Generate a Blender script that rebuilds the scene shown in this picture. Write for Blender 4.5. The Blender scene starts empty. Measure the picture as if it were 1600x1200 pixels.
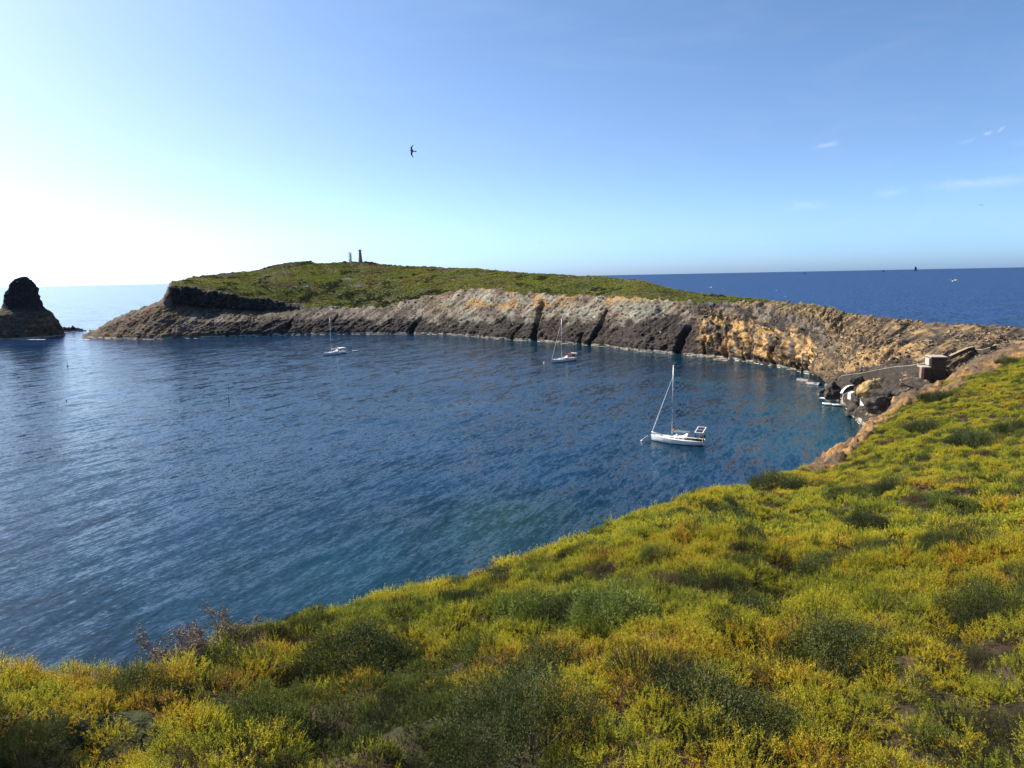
import bpy, math, random
import numpy as np
from mathutils import Matrix, Vector, Euler
rnd = random.Random(7)
rng = np.random.default_rng(11)
R = math.radians
scene = bpy.context.scene

# ------------------------------------------------------------------ camera
H = 36.0                                   # eye height above the sea
FPX = 1100.0                               # focal length in pixels of the 1600 px wide photograph
PITCH, ROLL = R(8.66), math.atan(0.0195)
Fw = np.array([0, math.cos(PITCH), -math.sin(PITCH)])
U0 = np.array([0, math.sin(PITCH), math.cos(PITCH)])
X0 = np.array([1.0, 0, 0])
Rt = math.cos(ROLL) * X0 - math.sin(ROLL) * U0
Up = math.cos(ROLL) * U0 + math.sin(ROLL) * X0
cam_d = bpy.data.cameras.new('camera')
cam = bpy.data.objects.new('camera', cam_d)
scene.collection.objects.link(cam)
cam.matrix_world = Matrix([[Rt[0], Up[0], -Fw[0], 0], [Rt[1], Up[1], -Fw[1], 0], [Rt[2], Up[2], -Fw[2], H], [0, 0, 0, 1]])
cam_d.sensor_width = 36.0
cam_d.lens = 36.0 * FPX / 1600.0
cam_d.clip_start = 0.1
cam_d.clip_end = 200000
scene.camera = cam

# ------------------------------------------------------------------ sky, sun, exposure
SUN_AZ, SUN_EL = R(-62), R(40)             # azimuth from the view direction (+Y), negative = left
world = bpy.data.worlds.new('World')
scene.world = world
world.use_nodes = True
wn, wl = world.node_tree.nodes, world.node_tree.links
wn.clear()
sky = wn.new('ShaderNodeTexSky')
sky.sky_type = 'NISHITA'
sky.sun_disc = False
sky.sun_elevation = SUN_EL
sky.sun_rotation = SUN_AZ
sky.altitude = 30
sky.air_density = 0.6
sky.dust_density = 1.2
sky.ozone_density = 8.0
bg = wn.new('ShaderNodeBackground')
bg.inputs['Strength'].default_value = 0.122
wo = wn.new('ShaderNodeOutputWorld')
wl.new(bg.outputs[0], wo.inputs['Surface'])

sd = bpy.data.lights.new('sun', 'SUN')
sd.energy = 5.0
sd.angle = R(0.5)
sd.color = (1.0, 0.90, 0.76)
sun = bpy.data.objects.new('sun', sd)
scene.collection.objects.link(sun)
svec = Vector((math.sin(SUN_AZ) * math.cos(SUN_EL), math.cos(SUN_AZ) * math.cos(SUN_EL), math.sin(SUN_EL)))
sun.rotation_euler = svec.to_track_quat('Z', 'Y').to_euler()
sun.location = svec * 300

scene.view_settings.view_transform = 'Standard'
scene.view_settings.look = 'None'
scene.view_settings.exposure = 0.68
scene.view_settings.gamma = 1.0
scene.view_settings.use_curve_mapping = False
scene.cycles.max_bounces = 6
scene.cycles.transparent_max_bounces = 6

# ------------------------------------------------------------------ helpers
def rayv(px, py):
    d = FPX * Fw + (px - 800.0) * Rt + (600.0 - py) * Up
    return d / np.linalg.norm(d)
def sea(px, py, z=0.0):                    # where a line of sight meets the height z
    d = rayv(px, py)
    t = (z - H) / d[2]
    return np.array([d[0] * t, d[1] * t, z])
def at(px, py, rr):                        # a point at horizontal range rr along a line of sight
    d = rayv(px, py)
    t = rr / math.hypot(d[0], d[1])
    return np.array([d[0] * t, d[1] * t, H + d[2] * t])
def proj(P):                               # world points -> photograph pixels, used to author colour patches
    P = np.asarray(P, float) - np.array([0, 0, H])
    w = P @ Fw
    w = np.where(np.abs(w) < 1e-3, 1e-3, w)
    return 800 + FPX * (P @ Rt) / w, 600 - FPX * (P @ Up) / w, w

_perm = np.random.default_rng(3).permutation(256)
_perm = np.concatenate([_perm, _perm, _perm])
_g = np.random.default_rng(5).normal(size=(256, 3))
_g /= np.linalg.norm(_g, axis=1)[:, None]
def pn(x, y, z=0.0):                       # gradient noise, about -0.7..0.7
    x, y, z = np.broadcast_arrays(np.asarray(x, float), np.asarray(y, float), np.asarray(z, float))
    xi, yi, zi = np.floor(x).astype(int), np.floor(y).astype(int), np.floor(z).astype(int)
    xf, yf, zf = x - xi, y - yi, z - zi
    u, v, w = [t * t * t * (t * (t * 6 - 15) + 10) for t in (xf, yf, zf)]
    out = 0
    for dx in (0, 1):
        for dy in (0, 1):
            h = _perm[_perm[(xi + dx) & 255] + ((yi + dy) & 255)]
            for dz in (0, 1):
                g = _g[_perm[h + ((zi + dz) & 255)] & 255]
                dot = g[..., 0] * (xf - dx) + g[..., 1] * (yf - dy) + g[..., 2] * (zf - dz)
                out = out + dot * (u if dx else 1 - u) * (v if dy else 1 - v) * (w if dz else 1 - w)
    return out * 1.4
def fbm(x, y, z=0.0, o=4, g=0.5):
    s, a, f = 0, 1.0, 1.0
    for i in range(o):
        s = s + a * pn(np.asarray(x) * f + 17.3 * i, np.asarray(y) * f - 9.1 * i, np.asarray(z) * f + 3.7 * i)
        a *= g; f *= 2.03
    return s
def ridge(x, y, z=0.0, o=3):
    s, a, f = 0, 1.0, 1.0
    for i in range(o):
        s = s + a * (1 - 2.2 * np.abs(pn(np.asarray(x) * f + 31.3 * i, np.asarray(y) * f, np.asarray(z) * f)))
        a *= 0.5; f *= 2.1
    return s
def sstep(a, b, x):
    t = np.clip((x - a) / (b - a), 0, 1)
    return t * t * (3 - 2 * t)
def mixc(c0, c1, t):
    return c0 * (1 - t[..., None]) + np.asarray(c1) * t[..., None]

def link(o, parent=None):
    scene.collection.objects.link(o)
    if parent is not None:
        o.parent = parent
    return o
def tag(o, label=None, cat=None, group=None, kind=None):
    if label: o['label'] = label
    if cat: o['category'] = cat
    if group: o['group'] = group
    if kind: o['kind'] = kind
    return o
def empty(name, loc=(0, 0, 0), rz=0.0):
    o = bpy.data.objects.new(name, None)
    o.location = loc; o.rotation_euler = (0, 0, rz)
    o.empty_display_size = 0.2
    return link(o)
def np_mesh(name, V, F, mat, parent=None, smooth=True, col=None, do_link=True):
    me = bpy.data.meshes.new(name)
    V = np.asarray(V, np.float32); F = np.asarray(F, np.int32)
    k = F.shape[1]
    me.vertices.add(len(V)); me.vertices.foreach_set('co', V.ravel())
    me.loops.add(F.size); me.loops.foreach_set('vertex_index', F.ravel())
    me.polygons.add(len(F))
    me.polygons.foreach_set('loop_start', np.arange(0, F.size, k, dtype=np.int32))
    me.polygons.foreach_set('use_smooth', np.full(len(F), smooth))
    me.update(calc_edges=True)
    if col is not None:
        a = me.color_attributes.new('Col', 'FLOAT_COLOR', 'POINT')
        c = np.ones((len(V), 4), np.float32); c[:, :3] = col
        a.data.foreach_set('color', c.ravel())
    me.materials.append(mat)
    o = bpy.data.objects.new(name, me)
    if do_link: link(o, parent)
    return o
def grid_faces(nr, nc, wrap=False):
    a = np.arange(nr * nc).reshape(nr, nc)
    if wrap: a = np.concatenate([a, a[:, :1]], axis=1)
    return np.stack([a[:-1, :-1].ravel(), a[:-1, 1:].ravel(), a[1:, 1:].ravel(), a[1:, :-1].ravel()], axis=1)

class MB:                                  # collects shapes for one mesh object
    def __init__(s): s.v = []; s.f = []
    def add(s, v, f):
        n = len(s.v); s.v += [tuple(map(float, p)) for p in v]; s.f += [tuple(n + i for i in q) for q in f]
        return s
    def box(s, c, d, rz=0.0, taper=1.0):
        x, y, z = [t / 2 for t in d]; ca, sa = math.cos(rz), math.sin(rz); v = []
        for sz in (-1, 1):
            k = taper if sz > 0 else 1
            for sx, sy in ((-1, -1), (1, -1), (1, 1), (-1, 1)):
                px, py = sx * x * k, sy * y * k
                v.append((c[0] + px * ca - py * sa, c[1] + px * sa + py * ca, c[2] + sz * z))
        return s.add(v, [(3, 2, 1, 0), (4, 5, 6, 7), (0, 1, 5, 4), (1, 2, 6, 5), (2, 3, 7, 6), (3, 0, 4, 7)])
    def tube(s, pts, rad, n=6, cap=True):
        pts = [Vector(p) for p in pts]; m = len(pts)
        rad = list(rad) if hasattr(rad, '__len__') else [rad] * m
        v = []
        for i, p in enumerate(pts):
            t = (pts[min(i + 1, m - 1)] - pts[max(i - 1, 0)]).normalized()
            a = t.orthogonal() if abs(t.z) > .9 else t.cross(Vector((0, 0, 1)))
            a.normalize(); b = t.cross(a)
            for k in range(n):
                w = 2 * math.pi * k / n
                v.append(p + (a * math.cos(w) + b * math.sin(w)) * rad[i])
        f = [(i * n + k, i * n + (k + 1) % n, (i + 1) * n + (k + 1) % n, (i + 1) * n + k) for i in range(m - 1) for k in range(n)]
        if cap: f += [tuple(reversed(range(n))), tuple(range((m - 1) * n, m * n))]
        return s.add(v, f)
    def lathe(s, prof, n=16, c=(0, 0, 0)):
        v = [(c[0] + r * math.cos(2 * math.pi * k / n), c[1] + r * math.sin(2 * math.pi * k / n), c[2] + z) for r, z in prof for k in range(n)]
        m = len(prof)
        f = [(i * n + k, i * n + (k + 1) % n, (i + 1) * n + (k + 1) % n, (i + 1) * n + k) for i in range(m - 1) for k in range(n)]
        f += [tuple(reversed(range(n))), tuple(range((m - 1) * n, m * n))]
        return s.add(v, f)
    def loft(s, rings, closed=True, cap=True):
        n = len(rings[0]); v = [p for r in rings for p in r]; f = []
        for i in range(len(rings) - 1):
            for k in range(n if closed else n - 1):
                f.append((i * n + k, i * n + (k + 1) % n, (i + 1) * n + (k + 1) % n, (i + 1) * n + k))
        if cap and closed: f += [tuple(reversed(range(n))), tuple(range((len(rings) - 1) * n, len(rings) * n))]
        return s.add(v, f)
    def build(s, name, mat, parent=None, smooth=False, do_link=True):
        me = bpy.data.meshes.new(name)
        me.from_pydata(s.v, [], s.f); me.materials.append(mat)
        if smooth: me.polygons.foreach_set('use_smooth', [True] * len(me.polygons))
        me.update()
        o = bpy.data.objects.new(name, me)
        if do_link: link(o, parent)
        return o

# ------------------------------------------------------------------ materials
def mat_new(name):
    m = bpy.data.materials.new(name); m.use_nodes = True
    n, l = m.node_tree.nodes, m.node_tree.links
    return m, n, l, n['Principled BSDF']
def mix_rgb(n, l, a, b, fac, mode='MIX'):
    x = n.new('ShaderNodeMix'); x.data_type = 'RGBA'; x.blend_type = mode
    for sock, val in ((x.inputs[6], a), (x.inputs[7], b), (x.inputs[0], fac)):
        if hasattr(val, 'is_output') or isinstance(val, bpy.types.NodeSocket): l.new(val, sock)
        elif isinstance(val, (int, float)): sock.default_value = val
        else: sock.default_value = (*val, 1)
    return x.outputs[2]
def noise_n(n, l, scale, detail=4, rough=.55, vec=None, dist=0.0):
    t = n.new('ShaderNodeTexNoise'); t.inputs['Scale'].default_value = scale
    t.inputs['Detail'].default_value = detail; t.inputs['Roughness'].default_value = rough
    t.inputs['Distortion'].default_value = dist
    if vec is not None: l.new(vec, t.inputs['Vector'])
    return t.outputs[0]
def ramp_n(n, l, src, stops):
    r = n.new('ShaderNodeValToRGB'); e = r.color_ramp.elements
    while len(e) < len(stops): e.new(0.5)
    for el, (p, c) in zip(e, stops):
        el.position = p; el.color = (*c, 1) if hasattr(c, '__len__') else (c, c, c, 1)
    l.new(src, r.inputs[0]); return r.outputs[0]
def math_n(n, l, op, a, b=0.0, c=0.0):
    m = n.new('ShaderNodeMath'); m.operation = op
    for i, v in enumerate((a, b, c)):
        if isinstance(v, bpy.types.NodeSocket): l.new(v, m.inputs[i])
        else: m.inputs[i].default_value = v
    return m.outputs[0]
def geo_pos(n): return n.new('ShaderNodeNewGeometry').outputs['Position']
def mapping(n, l, vec, rot=(0, 0, 0), scale=(1, 1, 1), loc=(0, 0, 0), tex=False):
    m = n.new('ShaderNodeMapping'); l.new(vec, m.inputs[0])
    if tex: m.vector_type = 'TEXTURE'
    m.inputs['Rotation'].default_value = rot; m.inputs['Scale'].default_value = scale; m.inputs['Location'].default_value = loc
    return m.outputs[0]
def bump_n(n, l, h, strength, dist, normal=None):
    b = n.new('ShaderNodeBump'); b.inputs['Strength'].default_value = strength; b.inputs['Distance'].default_value = dist
    l.new(h, b.inputs['Height'])
    if normal is not None: l.new(normal, b.inputs['Normal'])
    return b.outputs[0]

def plain(name, col, rough=.5, metal=0.0, var=.12, scale=3.0, bump=0.0):
    m, n, l, p = mat_new(name)
    nz = noise_n(n, l, scale, 4, vec=n.new('ShaderNodeTexCoord').outputs['Object'])
    lo = tuple(c * (1 - var) for c in col); hi = tuple(min(1, c * (1 + var)) for c in col)
    l.new(mix_rgb(n, l, lo, hi, nz), p.inputs['Base Color'])
    p.inputs['Roughness'].default_value = rough; p.inputs['Metallic'].default_value = metal
    if bump: l.new(bump_n(n, l, nz, .6, bump), p.inputs['Normal'])
    return m

def rock_mat(name, streak_rot=(0, 0, 0), fine=2.2, amt=.55, bumpd=.35, crk=.8):
    m, n, l, p = mat_new(name)
    at_ = n.new('ShaderNodeAttribute'); at_.attribute_name = 'Col'
    pos = geo_pos(n)
    mp = mapping(n, l, pos, rot=streak_rot, scale=(7.0, 3.0, 1.0) if streak_rot[1] else (1, 1, 1), tex=True)
    n1 = noise_n(n, l, 1.0 if streak_rot[1] else fine * .35, 6, .68, mp, .5)
    n2 = noise_n(n, l, fine, 6, .72, pos)
    n3 = noise_n(n, l, .5 if streak_rot[1] else fine * .2, 5, .6, mp, .8)
    f = math_n(n, l, 'ADD', math_n(n, l, 'MULTIPLY', n1, .5), math_n(n, l, 'MULTIPLY', n2, .5))
    k = ramp_n(n, l, f, [(.34, 1 - amt), (.5, 1.0), (.66, 1 + amt)])
    crack = ramp_n(n, l, math_n(n, l, 'ABSOLUTE', math_n(n, l, 'SUBTRACT', n3, .5)), [(.0, .30), (.022, .85), (.05, 1.0)])
    cc = mix_rgb(n, l, at_.outputs['Color'], k, 1.0, 'MULTIPLY')
    l.new(mix_rgb(n, l, cc, crack, crk, 'MULTIPLY'), p.inputs['Base Color'])
    f = math_n(n, l, 'ADD', f, math_n(n, l, 'MULTIPLY', crack, .25 * crk))
    l.new(bump_n(n, l, f, .8, bumpd), p.inputs['Normal'])
    p.inputs['Roughness'].default_value = .92
    p.inputs['Specular IOR Level'].default_value = .25
    return m
# ------------------------------------------------------------------ water
_a, _b = sea(150, 915), sea(250, 878)
WDIR = math.atan2(_b[1] - _a[1], _b[0] - _a[0])          # direction of the wave crests on the bay
def water_mat():
    m, n, l, p = mat_new('sea_water')
    pos = geo_pos(n)
    # wave trains: slopes taken straight from noise so that far, tiny waves still scatter the light
    def slope(rot, sc, det, ro, dist, amp):
        t = n.new('ShaderNodeTexNoise'); t.inputs['Scale'].default_value = 1.0; t.inputs['Detail'].default_value = det; t.inputs['Roughness'].default_value = ro; t.inputs['Distortion'].default_value = dist
        l.new(mapping(n, l, pos, rot=(0, 0, rot), scale=(1 / sc[0], 1 / sc[1], 1), tex=True), t.inputs['Vector'])
        s_ = n.new('ShaderNodeVectorMath'); s_.operation = 'SUBTRACT'; l.new(t.outputs['Color'], s_.inputs[0]); s_.inputs[1].default_value = (.5, .5, .5)
        m_ = n.new('ShaderNodeVectorMath'); m_.operation = 'MULTIPLY'; l.new(s_.outputs[0], m_.inputs[0]); m_.inputs[1].default_value = (amp[0], amp[1], 0)
        return m_.outputs[0]
    def vadd(a, b):
        x = n.new('ShaderNodeVectorMath'); x.operation = 'ADD'; l.new(a, x.inputs[0]); l.new(b, x.inputs[1]); return x.outputs[0]
    wv = vadd(slope(WDIR, (.085, .34), 2, .5, .5, (.17, .46)), slope(WDIR + R(9), (.34, 1.35), 3, .6, .6, (.28, .64)))
    wv = vadd(wv, slope(WDIR - R(14), (1.5, 3.4), 3, .6, .3, (.40, .55)))
    w4 = noise_n(n, l, 1.0, 2, .5, mapping(n, l, pos, rot=(0, 0, R(30)), scale=(.02, .035, 1)))
    gst = ramp_n(n, l, w4, [(.35, .75), (.65, 1.1)])
    sc_ = n.new('ShaderNodeVectorMath'); sc_.operation = 'SCALE'; l.new(wv, sc_.inputs[0]); wa = n.new('ShaderNodeAttribute'); wa.attribute_name = 'wind'; l.new(math_n(n, l, 'MULTIPLY', gst, wa.outputs['Fac']), sc_.inputs['Scale'])
    up = vadd(sc_.outputs[0], n.new('ShaderNodeNewGeometry').outputs['Normal'])
    nrm = n.new('ShaderNodeVectorMath'); nrm.operation = 'NORMALIZE'; l.new(up, nrm.inputs[0]); l.new(nrm.outputs[0], p.inputs['Normal'])
    at_ = n.new('ShaderNodeAttribute'); at_.attribute_name = 'Col'
    pat = noise_n(n, l, .035, 5, .6, pos, .8)
    pk = ramp_n(n, l, pat, [(.35, .72), (.62, 1.25)])
    l.new(mix_rgb(n, l, at_.outputs['Color'], pk, 1.0, 'MULTIPLY'), p.inputs['Base Color'])
    l.new(math_n(n, l, 'ADD', math_n(n, l, 'MULTIPLY', wa.outputs['Fac'], .30), -.16), p.inputs['Roughness'])
    p.inputs['IOR'].default_value = 1.333
    p.inputs['Specular IOR Level'].default_value = .29
    return m
DEEP, BAY, SHALLOW = np.array([.006, .030, .110]), np.array([.003, .024, .052]), np.array([.008, .045, .052])

# ------------------------------------------------------------------ headland: lofted cross-sections
# station: (shore px, crest px), y at shore / dark band / foot of cliff / cliff top / mid slope / crest, steps of range between them
ST = [
 (128, 128, (528, 527.6, 527.3, 527, 526.7, 526.5), (1, 1, 1, 1, 1)),
 (137, 137, (528, 526.5, 525.5, 525, 524, 523.5), (2, 2, 1, 2, 2)),
 (150, 150, (529, 525.5, 522.5, 520.5, 519, 517), (4, 4, 2, 4, 6)),
 (175, 175, (529.5, 522, 514, 510, 507, 504), (6, 6, 3, 6, 9)),
 (200, 200, (530, 518, 505, 500, 496, 491), (8, 8, 4, 8, 12)),
 (240, 240, (530.5, 512, 491, 486, 481, 477), (10, 12, 5, 9, 12)),
 (262, 262, (530, 508, 484, 477, 473, 470), (12, 14, 4, 8, 9)),
 (267, 267, (529.5, 506, 473, 449, 446, 443), (12, 18, 3, 9, 14)),
 (300, 300, (528.5, 505, 479, 453, 443, 434.5), (12, 20, 3, 25, 45)),
 (320, 320, (528, 505, 482, 458, 445, 430.5), (12, 22, 3, 30, 50)),
 (360, 360, (527, 504, 484, 461, 444, 426), (12, 22, 3, 36, 55)),
 (400, 400, (525.5, 503, 487, 468, 445, 421.5), (12, 22, 4, 40, 60)),
 (430, 430, (524.5, 502, 486, 475, 443, 414), (12, 22, 4, 42, 66)),
 (455, 455, (523.5, 502, 485, 480, 442, 408.5), (12, 22, 4, 44, 76)),
 (484, 484, (523, 502, 484, 481, 441, 405.8), (12, 22, 3, 46, 82)),
 (492, 492, (523, 502, 484, 481, 441, 410), (12, 22, 3, 46, 80)),
 (520, 520, (522.5, 501, 484, 482, 441, 410.5), (12, 22, 3, 46, 82)),
 (545, 545, (522, 501, 483, 481, 442, 408.3), (12, 22, 3, 46, 84)),
 (575, 575, (522, 501, 482, 480, 443, 408.5), (12, 22, 3, 46, 84)),
 (600, 600, (522, 500, 481, 479, 444, 412.5), (12, 22, 3, 44, 80)),
 (650, 650, (522, 500, 476, 473, 444, 415.7), (12, 22, 3, 40, 74)),
 (700, 700, (523.5, 500, 465, 461, 441, 417), (12, 23, 3, 34, 66)),
 (740, 740, (526, 500, 454, 451, 436, 419), (12, 26, 3, 30, 56)),
 (780, 780, (530, 502, 458, 455, 440, 423.5), (12, 24, 2, 26, 46)),
 (850, 850, (534, 505, 465, 463, 446, 427.5), (12, 18, 2, 24, 34)),
 (900, 900, (538, 508, 468, 466, 449, 430), (11, 17, 2, 20, 30)),
 (950, 950, (542, 510, 470, 468, 451, 432), (11, 16, 2, 18, 28)),
 (1000, 1000, (549, 514, 473, 470, 455, 438), (10, 15, 2, 17, 26)),
 (1050, 1050, (553, 519, 475, 472, 462, 450), (10, 15, 2, 14, 24)),
 (1090, 1090, (557, 521, 478, 475, 467, 458), (10, 14, 3, 12, 20)),
 (1130, 1130, (560, 524, 482, 476, 469, 462), (9, 13, 4, 10, 18)),
 (1180, 1182, (567, 530, 492, 481, 474, 467.5), (8, 11, 8, 10, 16)),
 (1214, 1222, (573, 537, 502, 486, 479, 473), (7, 9, 10, 10, 16)),
 (1250, 1262, (581, 547, 508, 492, 483, 476.5), (6, 9, 12, 11, 16)),
 (1284, 1284, (588, 552, 514, 497, 487, 479.5), (6, 10, 11, 10, 14)),
 (1298, 1325, (607, 585, 560, 533, 508, 491), (6, 7, 12, 22, 24)),
 (1322, 1385, (636, 612, 588, 560, 528, 499), (7, 9, 12, 26, 30)),
 (1350, 1445, (668, 640, 604, 575, 540, 506), (8, 10, 14, 30, 38)),
 (1380, 1520, (700, 655, 608, 578, 545, 511), (9, 13, 16, 35, 40)),
 (1425, 1600, (735, 680, 630, 580, 545, 515), (12, 20, 25, 38, 32)),
 (1500, 1720, (770, 710, 650, 590, 550, 520), (14, 20, 30, 40, 35)),
 (1640, 1900, (800, 740, 680, 610, 560, 525), (16, 20, 30, 40, 35)),
]
def build_headland():
    prof = []
    for (sx, cx, ys, dr) in ST:
        s0 = sea(sx, ys[0]); r = math.hypot(s0[0], s0[1])
        pts = [None, s0]
        pxs = [sx + (cx - sx) * t for t in (.0, .12, .3, .45, .72, 1.0)]
        for k in range(5):
            r += dr[k]; pts.append(at(pxs[k + 1], ys[k + 1], r))
        d = s0[:2] / np.linalg.norm(s0[:2])
        pts[0] = np.array([*(s0[:2] - d * 7), -5.0])
        c = pts[-1]; dd = c[:2] / np.linalg.norm(c[:2])
        pts.append(np.array([*(c[:2] + dd * (14 + .12 * c[2])), c[2] - 1.2 - .10 * c[2]]))
        pts.append(np.array([*(c[:2] + dd * (40 + .9 * c[2])), c[2] * .45]))
        pts.append(np.array([*(c[:2] + dd * (60 + 1.3 * c[2])), -6.0]))
        prof.append(pts)
    prof = np.array(prof)                                   # (stations, 10, 3)
    # resample along the headland: by crest and shore pixel
    key = np.array([(a + b) / 2 for a, b, _, _ in ST])
    NC = 1180
    # finer where the shore is close and where it turns
    kk = np.interp(np.linspace(0, 1, NC), [0, .10, .62, .86, 1.0], [key[0], 260, 1080, 1400, key[-1]])
    cols = np.empty((NC, prof.shape[1], 3))
    for j in range(prof.shape[1]):
        for c in range(3):
            cols[:, j, c] = np.interp(kk, key, prof[:, j, c])
    ker = np.hanning(11); ker /= ker.sum()                  # ease the corners between stations
    pad = np.pad(cols, ((5, 5), (0, 0), (0, 0)), mode='edge')
    sm = sum(pad[i:i + NC] * ker[i] for i in range(11))
    w = sstep(262, 268, kk) * (1 - sstep(268, 276, kk))
    cols = cols * w[:, None, None] + sm * (1 - w[:, None, None])
    rows = [8, 42, 52, 40, 34, 30, 8, 10, 10]
    t = np.concatenate([np.linspace(i, i + 1, n, endpoint=False) for i, n in enumerate(rows)] + [[len(rows)]])
    NR = len(t)
    P = np.empty((NR, NC, 3)); ti = np.arange(prof.shape[1])
    lo = np.clip(np.floor(t).astype(int), 0, prof.shape[1] - 2); fr = t - lo
    P = cols[:, lo, :].transpose(1, 0, 2) * (1 - fr)[:, None, None] + cols[:, lo + 1, :].transpose(1, 0, 2) * fr[:, None, None]
    for _ in range(3):                                      # round the profile slightly
        P[2:-2] = .25 * P[1:-3] + .5 * P[2:-2] + .25 * P[3:-1]
    Tm = np.repeat(t[:, None], NC, 1); K = np.repeat(kk[None], NR, 0)
    px, py, _ = proj(P.reshape(-1, 3)); px = px.reshape(NR, NC); py = py.reshape(NR, NC)
    seg = np.linalg.norm(np.diff(P[8, :, :2], axis=0), axis=1)
    S = np.repeat(np.concatenate([[0], np.cumsum(seg)])[None], NR, 0)
    Z = P[..., 2]
    # normals of the smooth surface
    du = np.gradient(P, axis=1); dv = np.gradient(P, axis=0)
    N = np.cross(du, dv); N /= np.linalg.norm(N, axis=-1, keepdims=True) + 1e-9
    N = np.where((N[..., 2:3] < 0), -N, N)
    # vegetation mask
    wob = 3.2 * fbm(K * .05, Tm * .5, 1.5, 3) * 2
    vy = np.interp(K, [262, 300, 400, 480, 600, 700, 740, 850, 1000, 1090, 1130, 1195], [446, 455, 470, 483, 481, 461, 452, 464, 471, 476, 476, 476])
    vtop = sstep(0, 3, (vy + wob * .8) - py) * sstep(266, 272, K) * (1 - sstep(1175, 1225, K + wob * 3))
    vtop = np.where((K > 268) & (K < 470) & (Tm < 4.02) & (Tm > 1), vtop * sstep(3.85, 4.0, Tm), vtop)
    veg = np.where(Tm > 3.7, vtop, vtop * .9)
    # bare rocky slope breaking through above the grey band, px 620-760, and the bare landslip at px 625
    bare = sstep(0, 6, py - np.interp(K, [600, 640, 690, 740, 790], [480, 478, 466, 448, 462]) - wob) * sstep(600, 640, K) * (1 - sstep(780, 800, K))
    veg = veg * (1 - bare)
    slip = np.exp(-((px - (626 - (py - 470) * .1)) / 4.5) ** 2) * sstep(455, 462, py) * (1 - sstep(484, 490, py))
    veg = np.where(Tm > 6, sstep(7.3, 6.6, Tm) * sstep(300, 340, K) * (1 - sstep(1160, 1210, K)), veg)
    rock = 1 - veg
    # strata: slabs dipping, running up to the right
    q = S * .62 - Z * 1.0; p = S * .5 + Z * .9
    warp = 2.5 * fbm(S * .03, Z * .06, 0, 3)
    st1 = ridge((q + warp) * .085, p * .02, 2.0, 3)
    st2 = ridge((q + warp) * .33, p * .06, 7.0, 3)
    st3 = pn(S * .16, Z * .32, P[..., 1] * .02)
    blk = ridge(S * .13 + .4 * st3, Z * .22, 11.0, 4)
    left = 1 - sstep(1040, 1120, K)
    amp = sstep(-1, 2.5, Z) * (1 - sstep(6.4, 7.0, Tm) * .5)
    lowband = sstep(1.0, 1.3, Tm) * (1 - sstep(3.0, 3.6, Tm))
    disp = rock * amp * (left * (.85 * st1 + .75 * st2 + .6 * ridge(S * .09 + .6 * st3, Z * .17, 17.0, 4)) * .8 + (1 - left) * (.8 * blk + .35 * st2) + .7 * fbm(S * .25, Z * .4, 3.0, 4))
    # the vertical dark cliff on the left: columnar joints
    cliff = sstep(264, 268, K) * (1 - sstep(430, 500, K)) * sstep(2.9, 3.05, Tm) * (1 - sstep(3.95, 4.1, Tm))
    disp = disp * (1 - .6 * cliff) + cliff * (1.3 * ridge(S * .22, Z * .06, 5, 3) + 2.4 * ridge(S * .045, Z * .03, 9, 3) - .8)
    # steep yellow cliffs with hollows on the right
    hol = sstep(1085, 1110, K) * (1 - sstep(1290, 1320, K)) * sstep(1.1, 1.4, Tm) * (1 - sstep(2.6, 3.0, Tm))
    disp = disp + hol * (2.6 * ridge(S * .13, Z * .045, 21, 4) - 1.2)
    disp = disp + veg * (.5 * fbm(S * .06, Tm * 2.0, 4, 4) + .9 * fbm(P[..., 0] * .03, P[..., 1] * .03, 4, 3))
    # gullies and sea caves
    for (bx, by, tx, ty, wd, dp) in [(834, 535, 850, 474, 3.2, 7), (905, 540, 913, 522, 2.5, 4), (930, 528, 952, 488, 3.0, 6), (918, 545, 932, 524, 1.6, 4), (640, 523, 657, 499, 4.0, 5),
                                 (1057, 556, 1078, 512, 5.0, 6), (1103, 552, 1108, 530, 1.8, 3), (1135, 560, 1144, 516, 2.4, 5), (1211, 572, 1222, 532, 2.4, 5), (1164, 566, 1170, 540, 1.6, 3),
                                 (1302, 590, 1308, 552, 4.0, 4), (522, 505, 530, 492, 2.0, 3), (448, 514, 460, 500, 1.6, 2.5), (800, 531, 822, 505, 1.8, 3), (1246, 583, 1256, 560, 2.0, 3), (1185, 560, 1192, 540, 1.5, 3)]:
        f = np.clip((by - py) / (by - ty), -.2, 1.2)
        cx = bx + (tx - bx) * f + 1.2 * pn(Z * .3, K * 0 + bx)
        g = np.exp(-np.abs((px - cx) / wd) ** 3) * sstep(-.15, 0, (by - py) / (by - ty)) * (1 - sstep(.85, 1.1, (by - py) / (by - ty)))
        disp = disp - dp * g * (Tm < 5)
    disp = disp * (1 - .72 * sstep(4.6, 5.4, Tm) * sstep(1120, 1200, K))
    disp = disp + rock * amp * .55 * ridge(S * .55, Z * .7, 27.0, 2) * (Tm < 5)
    keep = sstep(.6, 1.0, Tm)
    D = N.copy(); D[..., 2] *= .6
    P2 = P + D * (disp * (.25 + .75 * keep))[..., None]
    P2[..., 2] += rock * amp * .5 * st2 * sstep(3, 4, Tm)
    # lumpy skyline
    P2[..., 2] += sstep(5.5, 6, Tm) * (1 - sstep(6.2, 7, Tm)) * (.5 * fbm(K * .12, 0 * K, 0, 4) + rock * .35 * np.abs(fbm(K * .25, 0 * K, 6, 3)))
    # ---------------- albedo zones
    c = np.zeros(P.shape) + np.array([.20, .16, .115])
    nz1 = fbm(S * .09, Z * .16, 1, 4); nz2 = fbm(q * .22, p * .05, 8, 4); nz3 = fbm(S * .35, Z * .5, 5, 3)
    c = mixc(c, [.29, .25, .20], sstep(-.1, .5, nz2))
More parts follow.
